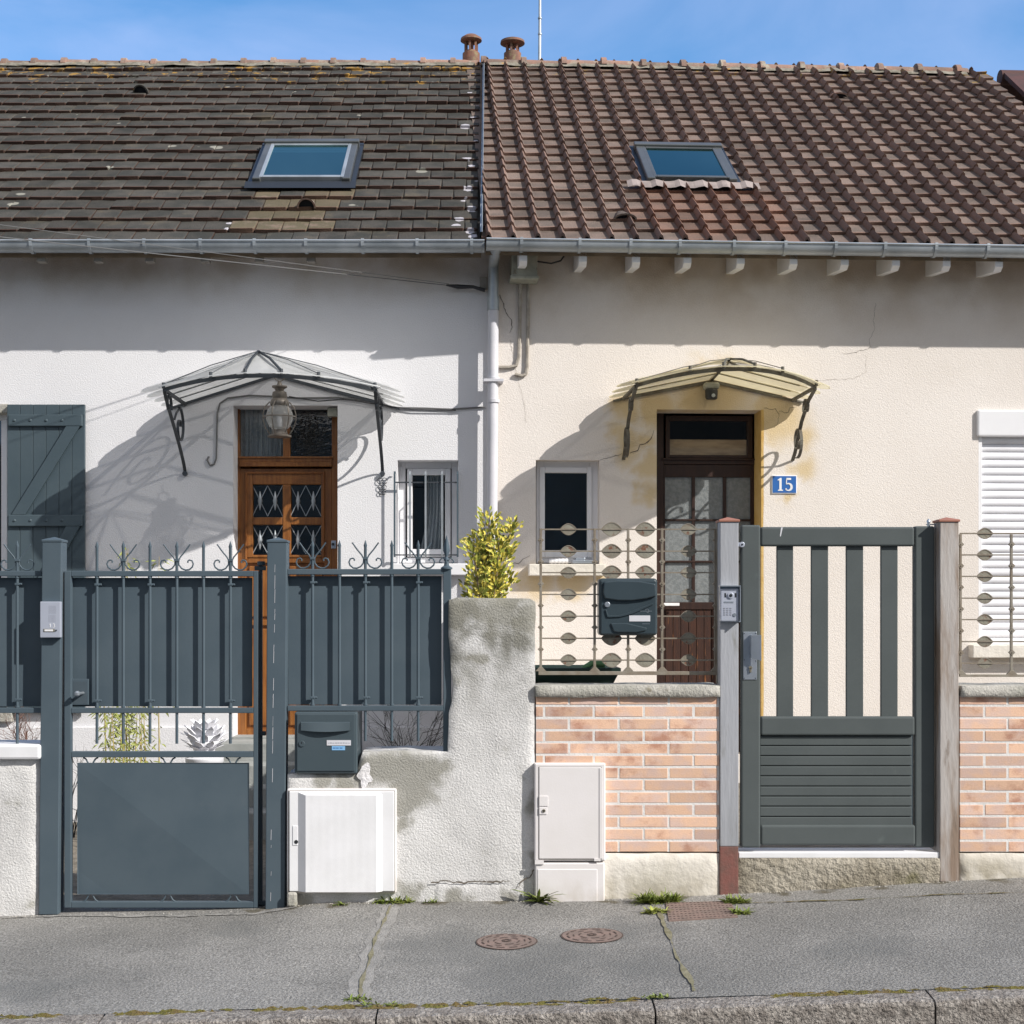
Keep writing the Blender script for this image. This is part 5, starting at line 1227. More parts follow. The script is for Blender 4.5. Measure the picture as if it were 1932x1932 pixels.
def cscroll(par, u, vr, o):
    for sg in (-1, 1):
        pts = [(25, -50), (15, -36), (6.5, -26), (3.2, -19), (4, -11), (9, -4.5), (16, -1.5), (23, -2), (29, -7), (31, -13), (28.5, -19), (23.5, -20.5), (20.5, -18), (21, -15)]
        m = tubeF(FF, [(u+sg*a, vr+b) for a, b in pts], .0042, o, 6); m.build('scroll', m_antb, par, smooth=True)
    m = MB(); s = FF.s(u, o); z = FF.z(vr-20, u, o); m.box(FF, s-.013, s+.013, o-.010, o+.010, z-.007, z+.007); m.build('collar', m_antb, par, bevel=.002)
def clips(par, u, vs, o):
    for v in vs:
        m = MB(); s = FF.s(u, o); z = FF.z(v, u, o); m.box(FF, s-.012, s+.012, o-.02, o+.009, z-.006, z+.006); m.cyl(FF.P(s+.010, o, z), FF.P(s+.024, o, z), .006, n=8); m.build('clip', m_antb, par, bevel=.002)
GO = -.03
g = thing('pedestrian_gate', 'blue grey metal gate with spear bars, scrolls and solid lower panel', 'gate', FF.P(FF.s(300), GO, FF.z(1713)))
m = MB()
for a in ((121, 134, 1077, 1713), (478, 487, 1077, 1713), (134, 478, 1077, 1087.5), (134, 478, 1335.5, 1345.5), (134, 478, 1418, 1429), (134, 478, 1701.5, 1713)): m.pbox(FF, *a, GO, .035)
m.build('gate_frame', m_antb, g, bevel=.003)
bo = GO-.012
for i, u in enumerate((183, 232.7, 283, 333.7, 384, 434.7)):
    spear_bar(g, u, 1021, 1077, 1335.5, bo, 1345.5, 1403)
    if i % 2: cscroll(g, u, 1077, bo)
    else: pass
for u in (183, 283, 434.7): clips(g, u, (1103, 1322), bo)
m = MB(); m.pbox(FF, 137, 476, 1090, 1333, GO-.042, .003); m.build('sheet_panel', m_antb, g)
m = MB(); m.pbox(FF, 142, 467, 1441, 1690, GO-.008, .02)
a, b, c, d = FF.s(142, 0), FF.s(467, 0), FF.z(1690, 300, 0), FF.z(1441, 300, 0)
m = MB(); o = GO-.006; e = .0025
m.add([FF.P(a, o, c), FF.P(b, o, c), FF.P(b, o, d), FF.P(a, o, d), FF.P(a, o-.018, c), FF.P(b, o-.018, c), FF.P(b, o-.018, d), FF.P(a, o-.018, d)], [(4, 7, 6, 5), (0, 4, 5, 1), (1, 5, 6, 2), (2, 6, 7, 3), (3, 7, 4, 0)])
# two facets folded along the diagonal
m.add([FF.P(a, o-.022, c), FF.P(b, o, c), FF.P(a, o, d)], [(0, 1, 2)]); m.add([FF.P(b, o, c), FF.P(b, o-.004, d), FF.P(a, o, d)], [(0, 1, 2)])
m.build('lower_panel', m_antb, g)
for u in (155+16, 325-20+12, 440):
    for (v0, sgn) in ((1429, 1), (1701, -1)):
        for sg in (-1, 1):
            m = tubeF(FF, [(u+sg*14, v0), (u+sg*9, v0+sgn*3), (u+sg*6, v0+sgn*8), (u+sg*4, v0+sgn*12)], .0045, GO-.015); m.build('panel_bracket', m_antb, g, smooth=True)
m = MB(); m.pbox(FF, 135, 167, 1281, 1330, GO-.022, .012); lb = m.build('lock_box', m_antb, g, bevel=.002)
m = MB(); m.pbox(FF, 138, 164, 1286, 1328, GO-.0215, .003); m.build('lock_recess', m_antr, lb)
m = MB(); s, z = FF.px(151, 1308, GO); m.cyl(FF.P(s+.012, GO-.03, z), FF.P(s-.004, GO+.02, z), .008, n=10); m.lathe(FF.P(s-.006, GO+.03, z-.014), [(.006, 0), (.015, .006), (.016, .018), (.008, .027)], 14); m.build('gate_knob', m_steel, lb, smooth=True)
m = MB(); m.pbox(FF, 488.5, 494, 1062, 1716, GO-.05, .03)
for v in (1068, 1380, 1700): m.pbox(FF, 480, 501, v, v+8, GO-.04, .02)
s = FF.s(490, GO); m.cyl(FF.P(s, GO-.05, FF.z(1066)), FF.P(s, GO-.05, FF.z(1058)), .02, n=10); m.build('hinge_bar', m_antr, g, bevel=.002)

# fence panel right of the gate
f = thing('fence_panel', 'blue grey metal fence panel between the gate post and the concrete pillar', 'fence', FF.P(FF.s(690), GO, FF.z(1420)), 'blue grey metal fence panels')
m = MB(); FO = -.03
for a in ((542, 836, 1073.5, 1084), (542, 836, 1331.5, 1341.5), (836, 851, 1073.5, 1425)): m.pbox(FF, *a, FO, .035)
m.build('fence_frame', m_antb, f, bevel=.003)
for i, u in enumerate((589.8, 640.5, 689.4, 739.2, 789)):
    spear_bar(f, u, 1019, 1073.5, 1331.5, FO-.012, 1341.5 if i > 1 else None, 1398)
    if i % 2 == 0: cscroll(f, u, 1073.5, FO-.012); clips(f, u, (1099, 1316), FO-.012)
m = MB(); m.pbox(FF, 544, 833, 1087, 1329.5, FO-.045, .003); m.build('sheet_panel', m_antb, f)
m = MB(); s, z = FF.px(842.5, 1074, FO-.017); c = FF.P(s, FO-.017, z)
m.lathe(c, [(.030, 0), (.030, .008), (.014, .018), (.010, .04), (.016, .048), (.010, .056), (.007, .065)], 12)
m.lathe(c+Vector((0, 0, .065)), [(.006, 0), (.018, .030), (.014, .055), (.001, .108)], 4)
for k in range(4):
    a = k*math.pi/2; d = Vector((math.cos(a), math.sin(a), 0)); m.tube([c+Vector((0, 0, .05)), c+d*.022+Vector((0, 0, .058)), c+d*.034+Vector((0, 0, .046)), c+d*.036+Vector((0, 0, .034)), c+d*.026+Vector((0, 0, .032))], .004, 5)
m.build('finial', m_antb, f, smooth=True)
# fence panel at the left edge
f = thing('fence_panel', 'blue grey metal fence panel cut off at the left edge above the low wall', 'fence', FF.P(FF.s(0), GO, FF.z(1400)), 'blue grey metal fence panels')
m = MB()
for a in ((-250, 79, 1077, 1087), (-250, 79, 1335.5, 1345.5)): m.pbox(FF, *a, FO, .035)
m.build('fence_frame', m_antb, f, bevel=.003)
for i, u in enumerate((32.7, -17, -67, -117, -167, -217)):
    spear_bar(f, u, 1020, 1077, 1335.5, FO-.012, 1345.5, 1404)
    if i % 2 == 0: cscroll(f, u, 1077, FO-.012); clips(f, u, (1102, 1320), FO-.012)
m = MB(); m.pbox(FF, -250, 79, 1090, 1333, FO-.045, .003); m.build('sheet_panel', m_antb, f)

# --- intercom 13
r = thing('intercom', 'silver intercom with speaker grille and number 13 on the left gate post', 'intercom', FF.P(FF.s(94), .0, FF.z(1204)))
o1 = .032
m = MB(); m.pbox(FF, 75.5, 114, 1135, 1203, o1, .0315); m.build('housing', m_silver, r, bevel=.003)
def S2(u, v, o=o1): s, z = FF.px(u, v, o); return s, z
m = MB()
for i in range(7):
    for j in range(8):
        s, z = S2(92.5+i*2.1, 1143.5+j*1.9); m.box(FF, s-.0013, s+.0013, o1, o1+.0006, z-.0011, z+.0011)
for i in range(6):
    a = S2(92.5+i*2.3, 1160); b = S2(92.5+i*2.3, 1174); m.box(FF, a[0]-.0006, a[0]+.0006, o1, o1+.0006, b[1], a[1])
m.build('speaker_grille', m_ink, r)
m = MB(); m.pbox(FF, 82, 103, 1186.5, 1192, o1+.002, .002); q = m.build('name_plate', m_brassk, r); m = MB(); m.pbox(FF, 84, 100, 1187.5, 1191, o1+.003, .001); m.build('name_strip', m_whitep, q)
m = MB(); s, z = S2(106, 1189.3); m.cyl(FF.P(s, o1, z), FF.P(s, o1+.004, z), .004, n=10); m.build('call_button', m_blackm, r)
m = MB(); z0 = FF.z(1183.5, 100, o1); sc = .0185
a = S2(95, 1183.5)[0]; m.prism(FF, [(a+x*sc, z0+y*sc) for x, y in [(-.1, 0), (.1, 0), (.1, 1), (-.04, 1), (-.24, .84), (-.24, .7), (-.1, .76)]], o1+.0009, o1); m.build('digit', m_white, r)
m = MB(); b = S2(101.5, 1183.5)[0]; g3 = []
for q in range(150, -95, -20): g3.append((b+sc*.24*math.cos(R(q)), z0+sc*(.75+.22*math.sin(R(q))), sc*.11))
strokes(m, FF, g3, 0, o1+.0009); g3 = []
for q in range(95, -160, -20): g3.append((b+sc*.26*math.cos(R(q)), z0+sc*(.27+.25*math.sin(R(q))), sc*.11))
strokes(m, FF, g3, 0, o1+.0010); m.build('digit', m_white, r)

# --- mailbox 13
r = thing('mailbox', 'square blue grey mailbox with white name label left of the concrete pillar', 'mailbox', FF.P(FF.s(614), -.1, FF.z(1461)))
m = MB(); m.pbox(FF, 555.5, 674, 1343.5, 1460, .02, .30); m.build('box_body', m_mbox13, r, bevel=.010, seg=3)
m = MB(); m.pbox(FF, 560, 669, 1347.5, 1455, .026, .006); dr_ = m.build('mail_door', m_mbox13, r, bevel=.003)
s0, s1 = FF.s(568, .03), FF.s(660, .03); za, zb = FF.z(1362, 600, .03), FF.z(1378, 600, .03)
m = MB(); n = 10; P = []
for i in range(n+1):
    t = i/n; s = s0+(s1-s0)*t; bow = .014*math.sin(t*math.pi)
    P += [FF.P(s, .027, za), FF.P(s, .034, za-.004), FF.P(s, .036+bow, zb-bow*.45), FF.P(s, .027, zb-bow*.45-.002)]
m.add(P, [(4*i+j, 4*i+(j+1) % 4, 4*i+4+(j+1) % 4, 4*i+4+j) for i in range(n) for j in range(4)]+[(0, 1, 2, 3), (4*n, 4*n+3, 4*n+2, 4*n+1)])
m.build('letter_flap', m_mbox13, r, smooth=True)
m = MB(); s, z = FF.px(569.5, 1403, .027); m.cyl(FF.P(s, .026, z), FF.P(s, .031, z), .016, n=18); k = m.build('lock', m_mbox13, r, bevel=.002); m = MB(); m.box(FF, s-.002, s+.002, .0311, .0322, z, z+.010); m.build('keyhole', m_blackm, k)
m = MB(); m.pbox(FF, 616.5, 662, 1396.5, 1406.5, .029, .002); lb = m.build('name_label', m_label, r)
m = MB(); u = 619
while u < 659:
    w_ = rnd(1, 5); m.pbox(FF, u, min(u+w_, 660), 1401.3+rnd(-.3, .3), 1402.6, .0296, .0004); u += w_+rnd(.6, 1.5)
m.build('label_text', m_ink, lb)
m = MB(); m.pbox(FF, 626, 651, 1407.5, 1415.5, .0285, .002); lb = m.build('sticker', m_labelb, r)
m = MB()
for u in (628, 634, 641): m.pbox(FF, u, u+5, 1410.5, 1412.2, .0290, .0003)
m.build('label_text', m_blue, lb)

# --- gas meter box
r = thing('meter_box', 'white square gas meter box with ribbed raised door below the grey mailbox', 'meter box', FF.P(FF.s(644), .05, FF.z(1690)))
o1 = .022
m = MB(); m.pbox(FF, 541, 748, 1488, 1686, o1, .13); m.build('frame', m_cab, r, bevel=.010, seg=3)
m = MB(); m.pbox(FF, 544.3, 745.2, 1491.8, 1683.2, o1+.0012, .004); m.build('door_gap_shade', m_crack_gap, r)  # dark sheet stands in for the shade in the gap round the door
m = MB(); m.pbox(FF, 545.5, 744, 1493, 1682, o1+.010, .012); m.build('box_door', m_whitep, r, bevel=.004)
m = MB(); n = 62; sa, sb = FF.s(578, o1), FF.s(711, o1); zt, zb = FF.z(1499, 640, o1), FF.z(1681, 640, o1); e0, e1 = FF.s(563, o1), FF.s(722, o1)
prof = [(e0, o1+.0105), (sa, o1+.034)]
for i in range(n): x = sa+(sb-sa)*i/n; w_ = (sb-sa)/n; prof += [(x+w_*.15, o1+.034), (x+w_*.3, o1+.03435), (x+w_*.7, o1+.03435), (x+w_*.85, o1+.034)]
prof += [(sb, o1+.034), (e1, o1+.0105)]
m.add([FF.P(s, o, z) for z in (zb, zt) for s, o in prof], [(i, i+1, len(prof)+i+1, len(prof)+i) for i in range(len(prof)-1)])
m.add([FF.P(s, o, zt) for s, o in prof]+[FF.P(e1, o1+.010, zt+.012), FF.P(e0, o1+.010, zt+.012)], [tuple(range(len(prof)+2))])
m.build('ribbed_panel', m_whitep, r)
m = MB(); m.pbox(FF, 552, 562, 1558, 1595, o1+.013, .004); h = m.build('handle_plate', m_whitep, r, bevel=.002)
m = MB(); s, z = FF.px(558.7, 1588.5, o1+.014); m.cyl(FF.P(s, o1+.0125, z), FF.P(s, o1+.0142, z), .010, n=14); m.build('key_hole', m_blackm, h)
# concrete pad under it
m = MB(); m.pbox(FF, 541, 560, 1684, 1712, .04, .10); tag(m.build('concrete_lump', m_conc2, None, bevel=.012), 'small broken concrete lump under the left corner of the gas meter box', 'lump')

# --- electricity cabinet
r = thing('meter_box', 'tall cream electricity cabinet in two stacked parts in front of the brick wall', 'meter box', FF.P(FF.s(1075), .1, FF.z(1699)))
o1 = .048
m = MB(); m.pbox(FF, 1008, 1142.5, 1440, 1625, o1-.012, .20); m.pbox(FF, 1009, 1141, 1627.5, 1710, o1-.012, .20); m.build('cabinet_body', m_cab, r, bevel=.006)
m = MB(); m.pbox(FF, 1009.5, 1141, 1441.5, 1623, o1-.004, .008); d = m.build('door_frame', m_cab, r, bevel=.003)
m = MB(); m.pbox(FF, 1016, 1135, 1446.6, 1621.5, o1-.0032, .003); m.build('door_gap_shade', m_crack_gap, r)  # dark sheet in place of the shaded gap round the cabinet door
m = MB(); m.pbox(FF, 1017, 1134, 1447.5, 1620.5, o1, .006); d = m.build('cabinet_door', m_cab, r, bevel=.004)
m = MB(); m.pbox(FF, 1011, 1139.5, 1629.5, 1710, o1-.006, .006); m.pbox(FF, 1014, 1127, 1640, 1710, o1-.003, .006); m.build('base_panel', m_cab, r, bevel=.003)
m = MB(); m.pbox(FF, 1131, 1136.5, 1449, 1620, o1+.003, .005); m.build('edge_strip', m_cab, r, bevel=.001)
m = MB(); m.pbox(FF, 1017.5, 1034, 1502, 1521, o1+.004, .005); m.pbox(FF, 1017.5, 1032, 1523.5, 1536.5, o1+.004, .005); k = m.build('lock_plate', m_cab, d, bevel=.001)
m = MB(); s, z = FF.px(1026, 1529.5, o1); m.cyl(FF.P(s, o1+.003, z), FF.P(s, o1+.008, z), .0085, n=14); m.build('lock', m_brassk, d)
m = MB(); m.cyl(FF.P(s, o1+.0081, z), FF.P(s, o1+.0090, z), .004, n=10); m.build('key_hole', m_blackm, d)
m = MB(); m.pbox(FF, 1009, 1026, 1623.5, 1631, o1+.002, .006); m.build('hinge_tab', m_cab, r, bevel=.001); m = MB(); m.pbox(FF, 1121, 1133, 1620, 1625, o1+.004, .006); m.build('hinge_tab', m_cab, r, bevel=.001)

# --- brick walls of the cream house
def brick_wall(u0, u1, capu0, vjA, vjB, label, seed, cut=None):
    random.seed(seed)
    r = thing('brick_wall', label, 'wall', FF.P(FF.s((u0+u1)/2), -.1, zf(FF.s((u0+u1)/2))), 'low pink brick walls with concrete caps')
    m = MB(); m.pbox(FF, u0, u1, 1313, 1607, -.0015, .195); m.build('mortar_core', m_joint, r)
    m = MB(); pitch = 23.15; rows = [1310.0+pitch*k for k in range(13)]
    for k, vt in enumerate(rows):
        va = max(vt, 1314); vb_ = vt+19.3
        base = vjA if k % 2 else vjB
        u = base-94*12
        while u < u1:
            a, b = max(u+1.9, u0), min(u+94-1.9, u1)
            if b-a > 3:
                jz = rnd(-.35, .35)
                m.cur = random.random(); m.pbox(FF, a, b, va+jz, vb_+jz, rnd(-.0012, .0012), .012)
            u += 94
    m.build('brick_facing', m_brick, r, bevel=.0022, seg=1)
    m = MB(); m2 = rough_block(FF, SZ(FF, [(u0, 1770), (u0, 1611), (u1, 1611), (u1, 1770)]), .006, -.2, m_plinth, 'wall_plinth', r, cell=.05, amp=.003, edge=.005, seed=seed)
    rough_block(FF, SZ(FF, [(capu0, 1314), (capu0, 1294.5), (u1, 1293.5), (u1, 1314)]), .028, -.24, m_conc2, 'wall_cap', r, cell=.03, amp=.003, edge=.006, seed=seed+1)
    return r
brick_wall(1011, 1357, 1011, 1026.5, 1073.5, 'pink brick wall between the concrete pillar and the first grey post', 5)
brick_wall(1811, 2300, 1813.5, 1857-94, 1901-94, 'pink brick wall cut off by the right edge of the photo', 6)

# --- posts of the cream house
def post15(u0, u1, v1, lab, matl, foot=None, dark=False):
    r = thing('gate_post', lab, 'post', FF.P(FF.s((u0+u1)/2), -.05, FF.z(v1)), 'weathered posts with terracotta caps')
    vm = foot or v1
    m = MB(); m.pbox(FF, u0, u1, 984, vm, .012, .105); m.build('post_body', matl, r, bevel=.004)
    if foot:
        m = MB(); m.pbox(FF, u0-.6, u1-.3, foot, v1, .011, .105); m.build('post_foot', m_redox, r, bevel=.004)
    cap4(FF, u0, u1, 974.5, 984.5, .012, .105, .006, 'post_cap', m_terra, r); return r
post15(1358.5, 1393.5, 1690, 'grey weathered post with red painted foot and keypad intercom', m_post, 1597)
r = post15(1773.5, 1809, 1664, 'peeling grey post with terracotta cap right of the slatted gate', m_postr)
m = MB(); m.pbox(FF, 1809.2, 1812, 1340, 1600, -.04, .1); m.build('sealant_gap', m_blackm, r)

# --- green grey gate
GO = -.03
g = thing('pedestrian_gate', 'green grey gate with four wide upright slats over horizontal boards', 'gate', FF.P(FF.s(1580), GO, FF.z(1599)))
m = MB(); m.pbox(FF, 1398.5, 1435, 990.5, 1599.5, .0+GO+.022, .055); m.pbox(FF, 1726, 1764, 992.5, 1599, GO-.01, .055); m.build('stile', m_gate15, g, bevel=.010, seg=3)
for a in ((1435.2, 1725.5, 994, 1030.5), (1435.2, 1726.5, 1352, 1388), (1435.2, 1727.5, 1557, 1595)):
    m = MB(); m.pbox(FF, *a, GO+.012, .045); m.build('rail', m_gate15, g, bevel=.011, seg=3)
for a, b in ((1465.6, 1496.8), (1530.6, 1562.8), (1596.6, 1629), (1662, 1694)):
    m = MB(); m.pbox(FF, a, b, 1025, 1357, GO-.008, .02); m.build('slat', m_gate15, g, bevel=.004)
gr = [1388, 1407, 1426, 1445, 1464, 1483.3, 1502.2, 1521.2, 1540.8, 1560]
for a, b in zip(gr, gr[1:]):
    m = MB(); m.pbox(FF, 1434, 1720.5, a+.9, b-.6, GO-.006, .02); m.build('board', m_gate15, g, bevel=.004)
m = MB(); m.pbox(FF, 1432, 1722, 1386, 1560, GO-.02, .01); m.build('board_backing', m_antr, g)
m = MB(); m.pbox(FF, 1402.5, 1428, 1192, 1282.3, GO+.026, .004); hp = m.build('handle_plate', m_steel, g, bevel=.0015)
m = MB(); a, b = FF.s(1414.5, 0), FF.s(1434.5, 0); zt, zb = FF.z(1198, 1420), FF.z(1241.5, 1420)
P = []
for z in (zb, zt):
    for s, o in ((a, GO+.027), (a+.004, GO+.052), (b, GO+.060), (b, GO+.056), (a+.008, GO+.048), (a+.005, GO+.027)): P.append(FF.P(s, o, z-(0.014 if s > a+.02 and z == zb else 0)))
m.add(P, [(i, (i+1) % 6, 6+(i+1) % 6, 6+i) for i in range(6)]+[(5, 4, 3, 2, 1, 0), tuple(range(6, 12))]); m.build('pull_handle', m_steel, hp, bevel=.001)
m = MB(); s, z = FF.px(1416, 1262, GO+.03); m.cyl(FF.P(s, GO+.026, z+.006), FF.P(s, GO+.034, z+.006), .009, n=14); m.box(FF, s-.005, s+.005, GO+.026, GO+.034, z-.018, z+.004); m.build('lock_cylinder', m_brassk, hp, bevel=.001)
m = MB()
for u, v in ((1404.5, 1195), (1426, 1195), (1404.5, 1245), (1426, 1247), (1404.5, 1279.5), (1426, 1279.5)):
    s, z = FF.px(u, v, GO+.03); m.cyl(FF.P(s, GO+.0255, z), FF.P(s, GO+.0275, z), .0025, n=8)
m.build('screws', m_iron, hp)
m = MB(); s, z = FF.px(1400, 1027.5, GO+.03); m.cyl(FF.P(s, GO+.02, z), FF.P(s, GO+.034, z), .014, n=14); m.box(FF, s-.025, s, GO+.02, GO+.032, z-.010, z+.010); q = m.build('stop_bracket', m_silver, g, bevel=.002); m = MB(); m.cyl(FF.P(s, GO+.0341, z), FF.P(s, GO+.036, z), .005, n=10); m.build('bolt', m_blackm, q)
m = MB(); s, z = FF.px(1753, 992, GO-.02); m.cyl(FF.P(s, GO-.03, z-.005), FF.P(s, GO-.03, z+.018), .008, n=10); m.box(FF, s-.012, s+.05, GO-.035, GO-.025, z+.004, z+.010); m.lathe(FF.P(s, GO-.03, z+.018), [(.010, 0), (.010, .008), (.006, .014), (.002, .018)], 10); m.build('hinge', m_steel, g, smooth=True)
m = MB()
for u0, v0, u1, v1 in ((1475.5, 995, 1472.5, 1012),):
    a, b = FF.px(u0, v0, GO+.013), FF.px(u1, v1, GO+.013); m.quad(FF.P(a[0]-.005, GO+.0128, a[1]), FF.P(a[0]+.004, GO+.0128, a[1]), FF.P(b[0]+.002, GO+.0128, b[1]), FF.P(b[0]-.003, GO+.0128, b[1]))
m.build('bird_dropping', m_label, g)
# threshold
thr = thing('gate_threshold', 'mossy rough concrete threshold under the slatted gate', 'threshold', FF.P(FF.s(1580), -.05, FF.z(1680)))
m = MB(); m.pbox(FF, 1394, 1772.5, 1608.5, 1619, .004, .16); m.build('threshold_strip', m_whitep, thr, bevel=.003)
rough_block(FF, SZ(FF, [(1393.5, 1760), (1393.5, 1619.5), (1773, 1619.5), (1773, 1760)]), .012, -.16, m_sill, 'threshold_block', thr, cell=.025, amp=.012, edge=.008, seed=31)

# --- keypad intercom
r = thing('intercom', 'silver keypad intercom with camera under a small hood on the post', 'intercom', FF.P(FF.s(1377), .012, FF.z(1174)))
m = MB(); ob = .012
m.pbox(FF, 1358.3, 1397.8, 1104.5, 1106.5, ob+.05, .05); m.pbox(FF, 1358.3, 1360, 1106.5, 1150, ob+.02, .02); m.pbox(FF, 1396, 1397.8, 1106.5, 1172, ob+.045, .045); m.pbox(FF, 1358.3, 1397.8, 1106.5, 1173.8, ob+.004, .004)
m.build('rain_hood', m_steel, r)
oc = ob+.034
m = MB(); m.pbox(FF, 1359.5, 1394, 1110.5, 1172.5, oc, .030); m.build('housing', m_silver, r, bevel=.005)
m = MB(); s, z = FF.px(1378.5, 1123.5, oc); m.cyl(FF.P(s, oc, z), FF.P(s, oc+.006, z), .016, n=20); q = m.build('camera_ring', m_silver, r, bevel=.002); m = MB(); m.cyl(FF.P(s, oc+.0061, z), FF.P(s, oc+.008, z), .008, n=16); m.build('camera_lens', m_blackm, q)
m = MB(); m.pbox(FF, 1367, 1370, 1119, 1127, oc+.001, .002); m.pbox(FF, 1386.5, 1389.5, 1119, 1127, oc+.001, .002); m.build('side_windows', m_blackm, r)
m = MB(); m.pbox(FF, 1366, 1384, 1134.7, 1137.5, oc+.0015, .002); m.build('name_slot', m_steel, r)
m = MB()
for i in range(3):
    for j in range(4): s, z = FF.px(1367+i*5.8, 1147.5+j*4, oc); m.box(FF, s-.004, s+.004, oc, oc+.002, z-.0028, z+.0028)
m.build('keypad', m_ink, r)
m = MB(); s, z = FF.px(1386, 1160, oc); m.cyl(FF.P(s, oc, z), FF.P(s, oc+.003, z), .009, n=16); m.build('call_button', m_steel, r)

# --- wrought railings with oval plates
def plate_mesh(fr, u, v, w_, h, o, th=.0005):
    m = MB(); n = 9; s0, s1 = fr.s(u-w_/2, o), fr.s(u+w_/2, o); zc = fr.z(v, u, o); hh = h/2*7.46/F
    top = []; bot = []
    for i in range(n+1):
        t = i/n; e = math.sin(math.pi*t)**.85; top.append((s0+(s1-s0)*t, zc+hh*e)); bot.append((s0+(s1-s0)*t, zc-hh*e))
    ring = bot+top[-2:0:-1]
    N_ = len(ring); c = ((s0+s1)/2, zc)
    P = [fr.P(c[0], o+th*1.6, c[1])]+[fr.P(s, o+th*.4, z) for s, z in ring]+[fr.P(s, o-th*.4, z) for s, z in ring]+[fr.P(c[0], o-th*1.6, c[1])]
    m.add(P, [(0, 1+i, 1+(i+1) % N_) for i in range(N_)]+[(1+i, 1+N_+i, 1+N_+(i+1) % N_, 1+(i+1) % N_) for i in range(N_)]+[(1+2*N_, 1+N_+(i+1) % N_, 1+N_+i) for i in range(N_)])
    return m
def railing(label, u0, u1, verts, horiz, plates, dia, vbot, o, open_left=False, rivets=True):
    r = thing('railing', label, 'railing', FF.P(FF.s((u0+u1)/2, o), o, FF.z(vbot[1])), 'old wrought railings with oval plates')
    m = MB(); vb0, vb1 = vbot
    m.pbox(FF, u0-(0 if open_left else 4), u1, vb0, vb1, o+.009, .018); m.build('bottom_rail', m_rail, r, bevel=.002)
    for (u, va, vc) in verts:
        m = MB(); m.pbox(FF, u-2.4, u+2.4, va, min(vc, vb0), o+.006, .012)
        for v in dia:
            if va < v < vc:
                s, z = FF.px(u, v, o); a = .0165; m.prism(FF, [(s-a, z), (s, z-a), (s+a, z), (s, z+a)], o+.0085, o-.0085); m.cyl(FF.P(s, o+.0085, z), FF.P(s, o+.0115, z), .004, n=8)
        if vc >= vb0-1: s, z = FF.px(u, vb0, o); m.prism(FF, [(s-.028, z+.001), (s+.028, z+.001), (s+.008, z+.022), (s-.008, z+.022)], o+.007, o-.007)
        m.build('upright', m_rail, r, bevel=.001, seg=1)
    for v in horiz:
        m = MB(); a = FF.px(u0, v, o); b = FF.px(u1, v, o); m.box(FF, a[0], b[0], o-.0045, o+.0045, a[1]-.0035, a[1]+.0035); m.build('cross_bar', m_rail, r)
    for u, v, w_, h in plates: 
        x = plate_mesh(FF, u, v, w_, h, o).build('oval_plate', m_plate, r)
        m = MB(); hh = h/2*7.46/F; s0, s1 = FF.s(u-w_/2, o), FF.s(u+w_/2, o); zc = FF.z(v, u, o)
        for sg in (1, -1): m.tube([FF.P(s0+(s1-s0)*i/10, o, zc+sg*(hh+.0015)*math.sin(math.pi*i/10)**.85) for i in range(11)], .0032, 4)
        m.build('plate_rim', m_rail, x)
    return r
H1 = [998.7, 1040, 1080.4, 1121.5, 1162.6, 1204.3, 1245.4]
D1 = [1019, 1060, 1101.5, 1142.5, 1183.5, 1225]
pl = []
for v in H1:
    pl += [(1072.5, v, 31, 20), (1299, v, 30.5, 20)]
    if v < 1100 or v > 1190: pl += [(1154, v, 38.5, 25.5), (1217.3, v, 38.5, 25.5)]
RO = -.09
rl = railing('old beige railing with oval plates carrying the black mailbox', 1020, 1352, [(1020.3, 997, 1267), (1122, 997, 1267), (1185.3, 997, 1100), (1185.3, 1190, 1267), (1249.3, 997, 1267), (1350, 999, 1267)], H1, pl, D1, (1266.7, 1273.6), RO)
m = MB(); s, z = FF.px(1249, 1142, RO); m.pbox(FF, 1352.3, 1357.8, 985, 1290, RO+.02, .03); m.build('side_flat', m_rail, rl)
H2 = [1006.5, 1047, 1087.5, 1128.6, 1169, 1210.5, 1251.3]; D2 = [1027, 1067.6, 1108, 1149, 1190, 1231]
railing('old beige railing with oval plates in front of the white roller shutter', 1811, 2250, [(1812.5, 1008, 1273), (1908.7, 1008, 1273), (2010, 1008, 1273)], H2, [(1858, v, 30, 19) for v in H2]+[(1957, v, 30, 19) for v in H2], D2, (1272.6, 1277.2), RO, True)

# --- black mailbox on the railing
r = thing('mailbox', 'black moulded plastic mailbox with lock hanging on the beige railing', 'mailbox', FF.P(FF.s(1185), RO, FF.z(1200)))
mo = -.045
m = MB(); m.pbox(FF, 1130, 1240.5, 1091, 1199, mo, .14); m.build('box_body', m_mbox, r, bevel=.016, seg=3)
m = MB(); m.pbox(FF, 1134, 1237.5, 1096, 1196, mo+.005, .006); m.build('front_plate', m_mbox, r, bevel=.003)
def poly_plate(pts, o0, o1, name, matl, par, bev=.004):
    m = MB(); m.prism(FF, [FF.px(u, v, o1) for u, v in pts], o1, o0); return m.build(name, matl, par, bevel=bev, seg=3)
cv = lambda x: 977.3+x*.2688; cw = lambda y: 946.8+y*.2688
flap = [(605, 562), (700, 552), (850, 556), (965, 575), (970, 662), (900, 680), (800, 693), (700, 692), (610, 678), (598, 640)]
poly_plate([(cv(x), cw(y)) for x, y in flap], mo, mo+.022, 'letter_flap', m_mbox, r, .006)
arm = [(612, 757), (622, 762), (634, 795), (700, 798), (780, 775), (950, 708), (948, 722), (800, 788), (720, 808), (640, 812), (626, 808)]
poly_plate([(cv(x), cw(y)) for x, y in arm], mo, mo+.012, 'relief_line', m_mbox, r, .002)
arm = [(650, 852), (760, 850), (905, 884), (900, 905), (830, 918), (700, 916), (672, 910)]
